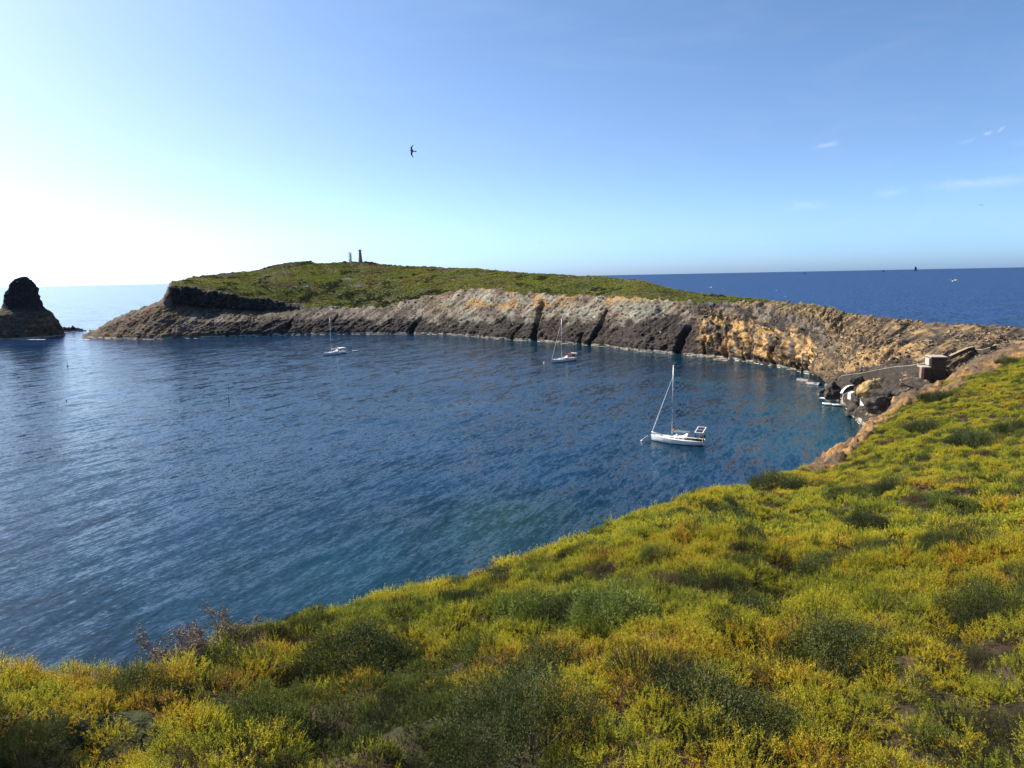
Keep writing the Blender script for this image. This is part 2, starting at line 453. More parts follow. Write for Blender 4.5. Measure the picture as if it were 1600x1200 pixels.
    c = mixc(c, [.085, .066, .052], sstep(.0, .4, -nz2 + .5 * nz3) * .9)
    c = mixc(c, [.28, .27, .215], sstep(.0, .5, nz1) * sstep(640, 720, K) * (1 - sstep(1060, 1110, K)) * .8)
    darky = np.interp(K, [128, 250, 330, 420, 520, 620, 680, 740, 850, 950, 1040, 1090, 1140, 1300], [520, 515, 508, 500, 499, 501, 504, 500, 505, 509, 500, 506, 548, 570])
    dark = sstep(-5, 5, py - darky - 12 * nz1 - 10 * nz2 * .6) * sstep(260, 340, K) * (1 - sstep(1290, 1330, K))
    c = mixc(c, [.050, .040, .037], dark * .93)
    c = mixc(c, [.13, .088, .05], (1 - sstep(270, 340, K)) * .6)
    c = mixc(c, [.24, .125, .05], (1 - sstep(270, 340, K)) * sstep(.15, .45, nz1 + .3 * nz3) * .5)
    org = sstep(640, 760, K) * (1 - sstep(1060, 1080, K)) * sstep(0, 10, 487 + 8 * nz1 - py) * sstep(.0, .35, fbm(S * .045, Z * .1, 33, 3) + .12)
    c = mixc(c, [.34, .20, .065], org * .75)
    yel = hol * sstep(-.15, .2, nz1 + .7 * nz3 + .15) + sstep(1290, 1320, K) * (Tm < 5) * sstep(.1, .3, nz1 + .4 * nz3) * .8
    c = mixc(c, [.50, .31, .125], np.clip(yel, 0, 1) * (py < 560 + (K - 1100) * .2) * (Tm < 5.2))
    c = mixc(c, [.07, .052, .042], hol * sstep(.0, .3, fbm(S * .16, Z * .10, 41, 4)) * .9)
    brn = sstep(1060, 1100, K) * (Tm > 2.55) * (1 - sstep(1280, 1330, K))
    c = mixc(c, [.055, .046, .04], brn * sstep(-.1, .1, nz1 + .6 * nz2 + .12) * (1 - sstep(3.2, 4.4, Tm + nz1)))
    top = sstep(1120, 1180, K) * sstep(3.4, 4.3, Tm + .6 * nz1) * (Tm < 7.5)
    c = mixc(c, [.27, .18, .075], top * .9)
    c = mixc(c, [.10, .075, .05], top * sstep(.1, .35, nz2 + .3 * nz3) * .7)
    c = mixc(c, [.16, .16, .05], top * sstep(.25, .5, nz1) * (1 - sstep(1240, 1330, K)) * .8)
    right = sstep(1290, 1330, K)
    c = mixc(c, [.15, .105, .065], right * .8)
    c = mixc(c, [.055, .045, .037], right * sstep(0, .25, nz1 + .5 * nz3) * (Tm < 7))
    c = mixc(c, [.38, .25, .11], right * sstep(.1, .35, fbm(S * .12, Tm * 3, 12, 3)) * .85)
    def poly(pts):
        ins = np.zeros(px.shape, bool); n = len(pts)
        xx, yy = px + 2.0 * nz3, py + 1.5 * nz3
        for i in range(n):
            (x1, y1), (x2, y2) = pts[i], pts[(i + 1) % n]
            cnd = (y1 > yy) != (y2 > yy)
            ins ^= cnd & (xx < (x2 - x1) * (yy - y1) / ((y2 - y1) or 1e-9) + x1)
        return ins.astype(float)
    c = mixc(c, [.060, .048, .040], poly([(1320, 592), (1360, 578), (1425, 568), (1442, 580), (1440, 600), (1400, 640), (1360, 672), (1330, 660), (1300, 620), (1278, 600)]) * .95)
    c = mixc(c, [.42, .27, .12], poly([(1318, 583), (1340, 560), (1400, 545), (1450, 543), (1440, 562), (1380, 575), (1330, 584)]) * .8)
    c = mixc(c, [.44, .29, .13], poly([(1343, 606), (1368, 588), (1388, 590), (1372, 604), (1354, 618)]))
    c = mixc(c, [.36, .25, .12], poly([(1478, 556), (1500, 540), (1560, 538), (1590, 528), (1545, 552), (1490, 562)]) * .7)
    c = mixc(c, [.036, .030, .030], cliff * (.75 + .2 * sstep(-.2, .2, nz3)))
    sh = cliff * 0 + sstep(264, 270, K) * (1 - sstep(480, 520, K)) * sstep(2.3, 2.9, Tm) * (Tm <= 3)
    c = mixc(c, [.055, .055, .035], sh * .7)  # slope under the cliff foot darkened, the cliff's shade put into its colour
    # grey-green lichen field px 960-1060
    c = mixc(c, [.20, .195, .15], poly([(960, 472), (1052, 474), (1045, 492), (960, 488)]) * .8)
    c = c * (1 - (.26 - .30 * sstep(620, 720, K) * (1 - sstep(1040, 1090, K)) * (py < darky - 8)) * (1 - veg) * (1 - np.clip(yel, 0, 1)) * (Tm < 6.3) * (1 - top))[..., None]
    # wash line
    foamline = sstep(.1, .25, Z) * (1 - sstep(.55 + .3 * nz3, .8 + .3 * nz3, Z))
    c = mixc(c, [.46, .42, .35], foamline * .75 * (Tm < 3) * sstep(-.25, .15, nz1 + .8 * nz3 + .1))
    # vegetated ground
    v1 = fbm(S * .035, Tm * 1.3, 2, 4)
    g = np.zeros(P.shape) + np.array([.052, .065, .018])
    g = mixc(g, [.095, .10, .022], sstep(-.1, .5, v1))
    g = mixc(g, [.10, .075, .035], sstep(.15, .5, fbm(S * .06, Tm * 2, 19, 3)) * .7)
    rim = sstep(5.45, 5.95, Tm + .25 * v1) * (1 - sstep(700, 1000, K) * .3)
    g = mixc(g, [.085, .065, .04], rim * .75)
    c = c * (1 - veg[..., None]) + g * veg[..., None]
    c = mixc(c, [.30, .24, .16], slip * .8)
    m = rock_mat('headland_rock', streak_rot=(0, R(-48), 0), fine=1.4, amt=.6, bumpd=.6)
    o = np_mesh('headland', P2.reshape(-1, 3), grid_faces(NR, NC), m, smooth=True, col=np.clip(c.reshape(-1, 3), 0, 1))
    tag(o, 'long headland curving round the bay, dark and ochre rock below a green top', kind='structure')
    return dict(P=P2, T=Tm, K=K, veg=veg, px=px, py=py, S=S, right=right, top=top)
HL = build_headland()

# ------------------------------------------------------------------ near slope
def near_table():
    C = []
    def form(px, ps, rs, off=2.9, p=1.5):                   # silhouette column: tangent to the line of sight at range rs
        q = at(px, ps, rs); T = (H - q[2]) / rs; th = math.atan2(q[0], q[1])
        def z(r): 
            zin = H - T * r - off * np.clip(1 - r / rs, 0, 1) ** p
            drop = np.maximum(r - rs, 0)
            return np.where(r <= rs, zin, H - T * r - .018 * drop ** 1.5 - .10 * drop)
        C.append((th, z))
    def tab(px, pts, endslope):
        th = math.atan2(*at(px, 700, 100.)[:2])
        rr = np.array([0, 6] + [p[0] for p in pts], float)
        zz = np.array([33.2, 0] + [p[1] for p in pts], float)
        zz[1] = np.interp(6, [0, rr[2]], [33.2, zz[2]]) - .2
        def z(r):
            v = np.interp(r, rr, zz)
            return np.where(r > rr[-1], zz[-1] - endslope * (r - rr[-1]), v)
        C.append((th, z))
    for a in (-179.9, -120, -75):
        C.append((R(a), lambda r, a=a: 33.2 - r * (.05 if a < -150 else .35 if a < -100 else .6) - np.where(r > 12, (r - 12) * (.5 if a > -150 else 0), 0)))
    form(-120, 1150, 10); form(0, 1122, 12); form(100, 1100, 13.5); form(190, 1076, 15); form(300, 1036, 17.5); form(400, 1006, 20)
    form(500, 976, 23.5); form(600, 944, 27.5); form(700, 921, 32); form(800, 888, 37); form(900, 851, 43); form(1000, 812, 51); 
    form(1070, 790, 60, 3.0); form(1130, 773, 70, 3.3)
    tab(1200, [(15, 28.7), (30, 24.5), (60, 17.2), (85, 12.0), (87, 11.7)], .5)
    tab(1250, [(15, 28.8), (30, 24.7), (60, 17.6), (80, 13.6), (98, 10.3)], .55)
    tab(1292, [(15, 28.9), (30, 25.0), (60, 18.2), (90, 12.4), (114, 8.3)], .62)
    tab(1345, [(15, 29), (30, 25.4), (60, 19.2), (100, 13.0), (145, 6.4)], .55)
    tab(1400, [(15, 29.1), (30, 25.8), (60, 20.0), (100, 14.6), (140, 10.7), (165, 9.9)], .35)
    tab(1450, [(15, 29.3), (30, 26.1), (60, 20.9), (100, 16.3), (150, 11.6), (176, 10.5)], .35)
    tab(1500, [(15, 29.4), (30, 26.3), (60, 21.4), (100, 17.6), (155, 13.6), (198, 13.2)], .35)
    tab(1550, [(15, 29.3), (30, 26.1), (60, 21.6), (100, 18.8), (165, 15.5), (212, 15.2)], .3)
    tab(1605, [(15, 29.5), (30, 26.5), (60, 22.5), (100, 20.2), (170, 17.5), (222, 17.6)], .3)
    tab(1750, [(15, 30.5), (30, 28), (60, 25), (100, 22.5), (150, 20), (190, 19)], .3)
    for a in (60, 100, 140, 180):
        C.append((R(a), lambda r, a=a: 33.2 - r * .03 + 0 * r))
    return C
NT = near_table()
_rg = np.concatenate([np.arange(0, 60, .5), np.arange(60, 260, 1.0)])
_th = np.array([c[0] for c in NT]); _o = np.argsort(_th); _th = _th[_o]
_tab = np.array([NT[i][1](_rg) for i in _o])
_thf = np.linspace(-math.pi, math.pi, 1441)
_zf = np.array([np.interp(_thf, _th, _tab[:, j]) for j in range(len(_rg))])      # (r, theta)
_k = np.hanning(9); _k /= _k.sum()
_zf = np.apply_along_axis(lambda v: np.convolve(np.pad(v, 4, mode='edge'), _k, 'valid'), 1, _zf)
_k2 = np.hanning(61); _k2 /= _k2.sum()
_zs = np.apply_along_axis(lambda v: np.convolve(np.pad(v, 30, mode='edge'), _k2, 'valid'), 1, _zf)
_ws = (1 - sstep(22, 50, _rg))[:, None] * sstep(R(8), R(13), _thf)[None, :]
_zf = _zf * (1 - _ws) + _zs * _ws
_wc = sstep(0, 4, _rg)[:, None]
_zf = _zf * _wc + (33.2 - .2 * _rg[:, None]) * (1 - _wc)
def hnear(x, y, bumps=True):
    x = np.asarray(x, float); y = np.asarray(y, float)
    r = np.hypot(x, y); th = np.arctan2(x, y)
    fi = np.interp(r, _rg, np.arange(len(_rg))); ft = (th + math.pi) / (2 * math.pi) * 1440
    i = np.clip(fi.astype(int), 0, len(_rg) - 2); j = np.clip(ft.astype(int), 0, 1439); a = fi - i; b = ft - j
    z = (_zf[i, j] * (1 - a) + _zf[i + 1, j] * a) * (1 - b) + (_zf[i, j + 1] * (1 - a) + _zf[i + 1, j + 1] * a) * b
    z = np.maximum(z, -6)
    if bumps:
        z = z + (.44 * fbm(x * .72, y * .72, 3, 2) * sstep(4, 10, r) + .38 * fbm(x * .16, y * .16, 1.0, 4) + .8 * fbm(x * .035, y * .035, 4.0, 2) * sstep(15, 60, r)) * sstep(2, 9, r)
    return z
def ground_at(px, py, rmax=240):           # the point of the near slope seen at a pixel
    d = rayv(px, py); hz = math.hypot(d[0], d[1])
    r = np.concatenate([np.arange(2, 60, .1), np.arange(60, rmax, .4)]); x, y, z = d[0] / hz * r, d[1] / hz * r, H + d[2] / hz * r
    hit = np.nonzero(z < hnear(x, y))[0]
    i = hit[0] if len(hit) else len(r) - 1
    return np.array([x[i], y[i], float(hnear(x[i], y[i]))])
# lower edge of the bushes on the far right: bare ochre earth and rock beyond
def veg_edge(px): return np.interp(px, [1200, 1285, 1300, 1345, 1358, 1370, 1400, 1440, 1475, 1530, 1590, 1640], [700, 742, 735, 706, 690, 672, 650, 628, 612, 588, 566, 555])
def build_near():
    nth, nr = 900, 420
    th = np.concatenate([np.linspace(-math.pi, -.95, 90, endpoint=False), np.linspace(-.95, .95, 720, endpoint=False), np.linspace(.95, math.pi, 90)])
    r = np.concatenate([np.linspace(0.05, 12, 90, endpoint=False), np.geomspace(12, 255, nr - 90)])
    Rr, Th = np.meshgrid(r, th, indexing='ij')
    x, y = Rr * np.sin(Th), Rr * np.cos(Th)
    z = hnear(x, y)
    px, py, w = proj(np.stack([x, y, z], -1).reshape(-1, 3)); px = px.reshape(x.shape); py = py.reshape(x.shape); w = w.reshape(x.shape)
    e = veg_edge(px); jag = 13 * fbm(x * .10, y * .10, 3, 4)
    bare = np.where((px > 1240) & (w > 0), sstep(2, -8, py + jag - e), 0.0) * (Rr > 60)
    rr = ridge(x * .22 + y * .1, y * .22 - x * .1 + z * .3, z * .3, 4)
    z = z + bare * (.75 * rr + .5 * ridge(x * .8, y * .8, z, 2) - .3) * sstep(-1, 1, z)
    c = np.zeros(x.shape + (3,)) + np.array([.050, .034, .020])
    n1 = fbm(x * .3, y * .3, 2, 4)
    c = mixc(c, [.085, .055, .032], sstep(0, .5, n1))
    c = mixc(c, [.05, .058, .018], sstep(0, .4, -n1))
    n2 = fbm(x * .12, y * .12, 9, 4)
    cb = np.zeros(c.shape) + np.array([.30, .165, .062])
    cb = mixc(cb, [.19, .115, .055], sstep(-.05, .3, n2))
    cb = mixc(cb, [.075, .056, .040], sstep(.0, .25, fbm(x * .3, y * .3, 14, 4)) * .8)
    hiband = sstep(-8, -18, py - e + jag) * (px > 1380)
    cb = mixc(cb, [.10, .078, .052], hiband * .75)
    cb = mixc(cb, [.42, .39, .33], (1 - sstep(.5, .9, z)) * (z > .05) * .7)
    c = c * (1 - bare[..., None]) + cb * bare[..., None]
    m = rock_mat('slope_earth', fine=1.6, amt=.6, bumpd=.3)
    o = np_mesh('near_slope_ground', np.stack([x, y, z], -1).reshape(-1, 3), grid_faces(nr, len(th)), m, col=np.clip(c.reshape(-1, 3), 0, 1))
    tag(o, 'earth of the near hillside falling to the bay', kind='structure')
build_near()

# ------------------------------------------------------------------ sea surface
def build_sea():
    r = np.concatenate([np.linspace(0, 40, 5, endpoint=False), np.geomspace(40, 700, 120, endpoint=False), np.geomspace(700, 60000, 40)])
    th = np.linspace(-math.pi, math.pi, 361)[:-1]
    Rr, Th = np.meshgrid(r, th, indexing='ij')
    x, y = Rr * np.sin(Th), Rr * np.cos(Th)
    z = np.zeros_like(x)
    # shore distance to the headland and the near slope for the shallow tint
    sh = HL['P'][8, ::12, :2]
    d = np.full(x.shape, 1e9)
    for q in sh: d = np.minimum(d, np.hypot(x - q[0], y - q[1]))
    zz = hnear(x, y, False)
    d2 = np.where(zz > -1, 0, np.clip((-1 - zz) * 1.6, 0, 80))
    c = np.zeros(x.shape + (3,)) + DEEP
    bay = 1 - sstep(350, 700, Rr); c = mixc(c, BAY, bay)
    c = mixc(c, SHALLOW, np.exp(-d / 11) * .55 * bay)
    for (ppx, ppy, rad, col, a) in [(800, 815, 11, [.022, .055, .038], .8), (760, 850, 9, [.012, .045, .045], .5), (1120, 600, 14, [.008, .05, .058], .6), (1230, 640, 20, [.009, .05, .056], .6),
                                     (1260, 690, 14, [.009, .052, .056], .6), (600, 800, 9, [.006, .016, .034], .7), (560, 900, 20, [.004, .03, .045], .5), (900, 830, 14, [.003, .016, .026], .6), (620, 930, 16, [.006, .036, .05], .4)]:
        q = sea(ppx, ppy); dd = np.hypot(x - q[0], y - q[1]); c = mixc(c, col, np.exp(-(dd / rad) ** 2) * a)
    o = np_mesh('sea', np.stack([x, y, z], -1).reshape(-1, 3), grid_faces(len(r), len(th), True), water_mat(), col=c.reshape(-1, 3))
    wd = 1.0 + .75 * np.maximum(sstep(520, 700, Rr) * sstep(R(-12), R(5), Th), sstep(300, 380, Rr) * sstep(R(17), R(22), Th))       # the open sea is rougher than the sheltered bay
    at2 = o.data.attributes.new('wind', 'FLOAT', 'POINT'); at2.data.foreach_set('value', wd.ravel().astype(np.float32))
    tag(o, 'blue sea filling the bay and reaching the horizon', kind='structure')
build_sea()
# ------------------------------------------------------------------ world: clear sky with a few thin wisps
def build_world():
    tc = wn.new('ShaderNodeTexCoord').outputs['Generated']
    total = None
    def dirv(px, py): return Vector(rayv(px, py))
    for (x0, y0, x1, y1, wid, a, ns) in [(1272, 229, 1312, 222, 3.0, .45, 60), (1536, 211, 1552, 206, 2.2, .4, 70), (1557, 207, 1571, 197, 2.0, .4, 70), (1495, 226, 1530, 214, 3.0, .16, 50),
                                         (1362, 306, 1420, 297, 6.0, .20, 40), (1440, 293, 1640, 278, 7.0, .30, 30), (1222, 324, 1300, 319, 5.5, .22, 45), (1570, 222, 1640, 218, 5.0, .15, 40),
                                         (-60, 318, 190, 312, 14, .25, 14), (60, 330, 330, 350, 10, .15, 14)]:
        p, q = dirv(x0, y0), dirv(x1, y1); c = ((p + q) / 2).normalized(); a1 = (q - p); L = a1.length / 2; a1.normalize(); b1 = c.cross(a1).normalized(); W = wid / FPX
        def dot(v, s):
            d = wn.new('ShaderNodeVectorMath'); d.operation = 'DOT_PRODUCT'; wl.new(tc, d.inputs[0]); d.inputs[1].default_value = v
            return math_n(wn, wl, 'MULTIPLY', math_n(wn, wl, 'SUBTRACT', d.outputs['Value'], v.dot(c)), 1 / s)
        nz = noise_n(wn, wl, ns, 5, .6, tc, .4)
        u = dot(a1, L * .75); w = math_n(wn, wl, 'ADD', dot(b1, W * .8), math_n(wn, wl, 'MULTIPLY', math_n(wn, wl, 'SUBTRACT', nz, .5), 3.0))
        e = math_n(wn, wl, 'ADD', math_n(wn, wl, 'POWER', math_n(wn, wl, 'ABSOLUTE', u), 3.0), math_n(wn, wl, 'MULTIPLY', w, w))
        gss = math_n(wn, wl, 'MULTIPLY', math_n(wn, wl, 'EXPONENT', math_n(wn, wl, 'MULTIPLY', e, -1.0)), math_n(wn, wl, 'MULTIPLY', nz, a * 1.15))
        total = gss if total is None else math_n(wn, wl, 'ADD', total, gss)
    # faint cirrus everywhere above
    cz = noise_n(wn, wl, 3.0, 7, .62, mapping(wn, wl, tc, rot=(R(10), R(20), R(30)), scale=(1, 5, 7)), .7)
    total = math_n(wn, wl, 'ADD', total, math_n(wn, wl, 'MULTIPLY', ramp_n(wn, wl, cz, [(.5, 0.0), (.8, 1.0)]), .05))
    br = wn.new('ShaderNodeVectorMath'); br.operation = 'MULTIPLY'; wl.new(sky.outputs[0], br.inputs[0]); br.inputs[1].default_value = (1.17, 1.25, 1.08)
    sx = wn.new('ShaderNodeSeparateXYZ'); wl.new(tc, sx.inputs[0])
    hz = ramp_n(wn, wl, sx.outputs[2], [(.0, (1.10, 1.16, 1.50)), (.03, (1.03, 1.08, 1.28)), (.06, (1.12, 1.05, 1.14)), (.16, (1.13, .98, 1.0)), (.4, (1.05, .99, 1))])      # sea haze keeps the horizon blue-grey, not yellow
    hc = mix_rgb(wn, wl, br.outputs[0], hz, 1.0, 'MULTIPLY')
    col = mix_rgb(wn, wl, hc, (5.2, 5.5, 5.9), total)
    wl.new(col, bg.inputs['Color'])
build_world()
# ------------------------------------------------------------------ scrub plants
def tri_plant(seed, nshoot, rad, hgt, nleaf, leaf, lean, thick=.004, branch=0, spread=1.0, curl=.3, core=.25, aspect=.38, stemc=True):
    """arrays of a clump: many curved shoots set with small leaves; Col = (position along shoot, shoot random, stem flag)"""
    g = np.random.default_rng(seed); V = []; F = []; C = []; n = 0
    for s in range(nshoot):
        a = g.uniform(0, 2 * math.pi); q = math.sqrt(g.uniform(0, 1))
        bx, by = rad * q * .72 * math.cos(a), rad * q * .72 * math.sin(a)
        top = hgt * (1 - .55 * q ** 2.2) * g.uniform(.75, 1.12)
        L = top * g.uniform(.45, .75)
        base = np.array([bx, by, max(0.0, top - L) * g.uniform(.7, 1.0)])
        d = np.array([math.cos(a) * q * spread, math.sin(a) * q * spread, 1.0]) + g.normal(0, .22, 3) + np.array(lean)
        d /= np.linalg.norm(d)
        side = np.cross(d, g.normal(0, 1, 3)); side /= np.linalg.norm(side) + 1e-9
        cv = side * g.uniform(-1, 1) * curl + np.array([0, 0, curl * .5])
        sr = g.uniform()
        runs = [(base, d, L, cv, 0.0)]
        for b in range(branch):
            t0 = g.uniform(.25, .7); p0 = base + d * L * t0 + cv * L * t0 * t0
            bd = d + g.normal(0, .55, 3); bd /= np.linalg.norm(bd)
            runs.append((p0, bd, L * g.uniform(.25, .5), cv * .5, t0))
        for (p0, dd, LL, cc, tb) in runs:
            m = max(3, int(nleaf * (1 if tb == 0 else .5)))
            t = (np.arange(m) + g.uniform(0, 1, m)) / m
            t = t ** .8 if tb == 0 else t
            pos = p0 + dd * (LL * t)[:, None] + cc * (LL * t * t)[:, None]
            u = g.normal(0, 1, (m, 3)); u -= (u @ dd)[:, None] * dd; u /= np.linalg.norm(u, axis=1)[:, None] + 1e-9
            out = u * .75 + dd * g.uniform(.35, 1.1, m)[:, None]; out /= np.linalg.norm(out, axis=1)[:, None]
            w = np.cross(out, g.normal(0, 1, (m, 3))); w /= np.linalg.norm(w, axis=1)[:, None] + 1e-9
            ll = leaf * g.uniform(.6, 1.3, m) * (1.1 - .5 * t)
            a0 = pos - w * (ll * aspect * .5)[:, None]; a1 = pos + w * (ll * aspect * .5)[:, None]; a2 = pos + out * ll[:, None]
            V.append(np.stack([a0, a1, a2], 1).reshape(-1, 3))
            F.append(np.arange(3 * m).reshape(m, 3) + n); n += 3 * m
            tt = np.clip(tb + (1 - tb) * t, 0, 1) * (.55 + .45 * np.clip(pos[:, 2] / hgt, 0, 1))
            C.append(np.repeat(np.stack([tt, np.full(m, sr), np.zeros(m)], 1), 3, 0))
            if stemc:
                k = 4; ts = np.linspace(0, .97, k); sp = p0 + dd * (LL * ts)[:, None] + cc * (LL * ts * ts)[:, None]
                for wv in (side, np.cross(side, dd)):
                    w0 = thick * (1 - .7 * ts)[:, None] * wv
                    vv = np.stack([sp - w0, sp + w0], 1).reshape(-1, 3)
                    V.append(vv); ff = []
                    for i in range(k - 1): ff += [(n + 2 * i, n + 2 * i + 1, n + 2 * i + 3), (n + 2 * i, n + 2 * i + 3, n + 2 * i + 2)]
                    F.append(np.array(ff)); n += 2 * k
                    C.append(np.stack([np.repeat(ts, 2) * .6, np.full(2 * k, sr), np.ones(2 * k)], 1))
    return np.concatenate(V), np.concatenate(F), np.concatenate(C)

def leaf_mat(name, tips, base, stem, patch=.16, fine=1.1, obj_amt=.45, transl=.42, rough=.6, nzamt=1.0):
    m, n, l, p = mat_new(name)
    at_ = n.new('ShaderNodeAttribute'); at_.attribute_name = 'Col'
    sp = n.new('ShaderNodeSeparateColor'); l.new(at_.outputs['Color'], sp.inputs[0])
    t, sr, isst = sp.outputs[0], sp.outputs[1], sp.outputs[2]
    pos = geo_pos(n)
    a = noise_n(n, l, patch, 3, .6, pos); b = noise_n(n, l, fine, 3, .6, pos)
    oi = n.new('ShaderNodeObjectInfo').outputs['Random']
    h = math_n(n, l, 'ADD', math_n(n, l, 'MULTIPLY', math_n(n, l, 'SUBTRACT', a, .5), 1.9 * nzamt), math_n(n, l, 'MULTIPLY', math_n(n, l, 'SUBTRACT', b, .5), 1.0))
    h = math_n(n, l, 'ADD', h, math_n(n, l, 'ADD', math_n(n, l, 'MULTIPLY', math_n(n, l, 'SUBTRACT', oi, .5), obj_amt), math_n(n, l, 'MULTIPLY', math_n(n, l, 'SUBTRACT', sr, .5), .35)))
    h = math_n(n, l, 'ADD', h, .46)
    tip = ramp_n(n, l, h, tips)
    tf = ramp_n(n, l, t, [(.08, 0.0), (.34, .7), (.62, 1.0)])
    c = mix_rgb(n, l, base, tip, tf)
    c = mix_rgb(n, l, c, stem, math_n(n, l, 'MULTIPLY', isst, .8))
    l.new(c, p.inputs['Base Color']); p.inputs['Roughness'].default_value = rough
    p.inputs['Specular IOR Level'].default_value = .3
    tr = n.new('ShaderNodeBsdfTranslucent'); l.new(c, tr.inputs[0])
    mx = n.new('ShaderNodeMixShader'); mx.inputs[0].default_value = transl
    l.new(p.outputs[0], mx.inputs[1]); l.new(tr.outputs[0], mx.inputs[2])
    l.new(mx.outputs[0], n['Material Output'].inputs['Surface'])
    return m
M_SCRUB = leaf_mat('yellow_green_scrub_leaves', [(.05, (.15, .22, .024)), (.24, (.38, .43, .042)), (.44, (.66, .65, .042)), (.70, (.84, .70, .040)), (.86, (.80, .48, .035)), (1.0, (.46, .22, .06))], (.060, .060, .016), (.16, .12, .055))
M_DRY = leaf_mat('dry_brown_scrub_leaves', [(.1, (.16, .10, .05)), (.5, (.30, .20, .09)), (.9, (.24, .13, .065))], (.06, .042, .026), (.17, .12, .08))
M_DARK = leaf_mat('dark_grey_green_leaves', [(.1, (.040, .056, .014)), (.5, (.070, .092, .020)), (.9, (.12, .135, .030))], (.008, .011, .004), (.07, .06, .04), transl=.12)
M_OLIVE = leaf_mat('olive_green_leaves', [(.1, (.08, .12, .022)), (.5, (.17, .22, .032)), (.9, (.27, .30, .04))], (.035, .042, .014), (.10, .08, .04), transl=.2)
M_FAR = leaf_mat('far_scrub_leaves', [(.0, (.16, .18, .036)), (.3, (.28, .32, .044)), (.55, (.44, .47, .05)), (.8, (.56, .54, .06)), (1.0, (.36, .26, .10))], (.06, .064, .02), (.05, .04, .025), patch=.022, fine=.12, obj_amt=.6, transl=.15)

def proto_collection(name, items):
    c = bpy.data.collections.new(name)
    for i, (V, F, C, mat) in enumerate(items):
        o = np_mesh('%s_%02d' % (name, i), V, F, mat, smooth=False, col=C, do_link=False)
        c.objects.link(o)
    return c
def scatter(name, pts, rots, scls, idx, coll, label=None):
    me = bpy.data.meshes.new(name); me.vertices.add(len(pts)); me.vertices.foreach_set('co', np.asarray(pts, np.float32).ravel())
    for nm, ty, dat in (('rot', 'FLOAT_VECTOR', rots), ('scl', 'FLOAT_VECTOR', scls)):
        a = me.attributes.new(nm, ty, 'POINT'); a.data.foreach_set('vector', np.asarray(dat, np.float32).ravel())
    a = me.attributes.new('idx', 'INT', 'POINT'); a.data.foreach_set('value', np.asarray(idx, np.int32))
    o = bpy.data.objects.new(name, me); link(o)
    ng = bpy.data.node_groups.new(name + '_nodes', 'GeometryNodeTree')
    ng.interface.new_socket(name='Geometry', in_out='INPUT', socket_type='NodeSocketGeometry')
    ng.interface.new_socket(name='Geometry', in_out='OUTPUT', socket_type='NodeSocketGeometry')
    n, l = ng.nodes, ng.links
    gi, go = n.new('NodeGroupInput'), n.new('NodeGroupOutput')
    ci = n.new('GeometryNodeCollectionInfo'); ci.inputs['Collection'].default_value = coll
    ci.inputs['Separate Children'].default_value = True; ci.inputs['Reset Children'].default_value = True
    ip = n.new('GeometryNodeInstanceOnPoints'); ip.inputs['Pick Instance'].default_value = True
    l.new(gi.outputs[0], ip.inputs['Points']); l.new(ci.outputs[0], ip.inputs['Instance'])
    def na(nm, ty):
        q = n.new('GeometryNodeInputNamedAttribute'); q.data_type = ty; q.inputs['Name'].default_value = nm; return q.outputs[0]
    l.new(na('idx', 'INT'), ip.inputs['Instance Index']); l.new(na('rot', 'FLOAT_VECTOR'), ip.inputs['Rotation']); l.new(na('scl', 'FLOAT_VECTOR'), ip.inputs['Scale'])
    l.new(ip.outputs[0], go.inputs[0])
    md = o.modifiers.new('scatter', 'NODES'); md.node_group = ng
    return tag(o, label, kind='stuff')

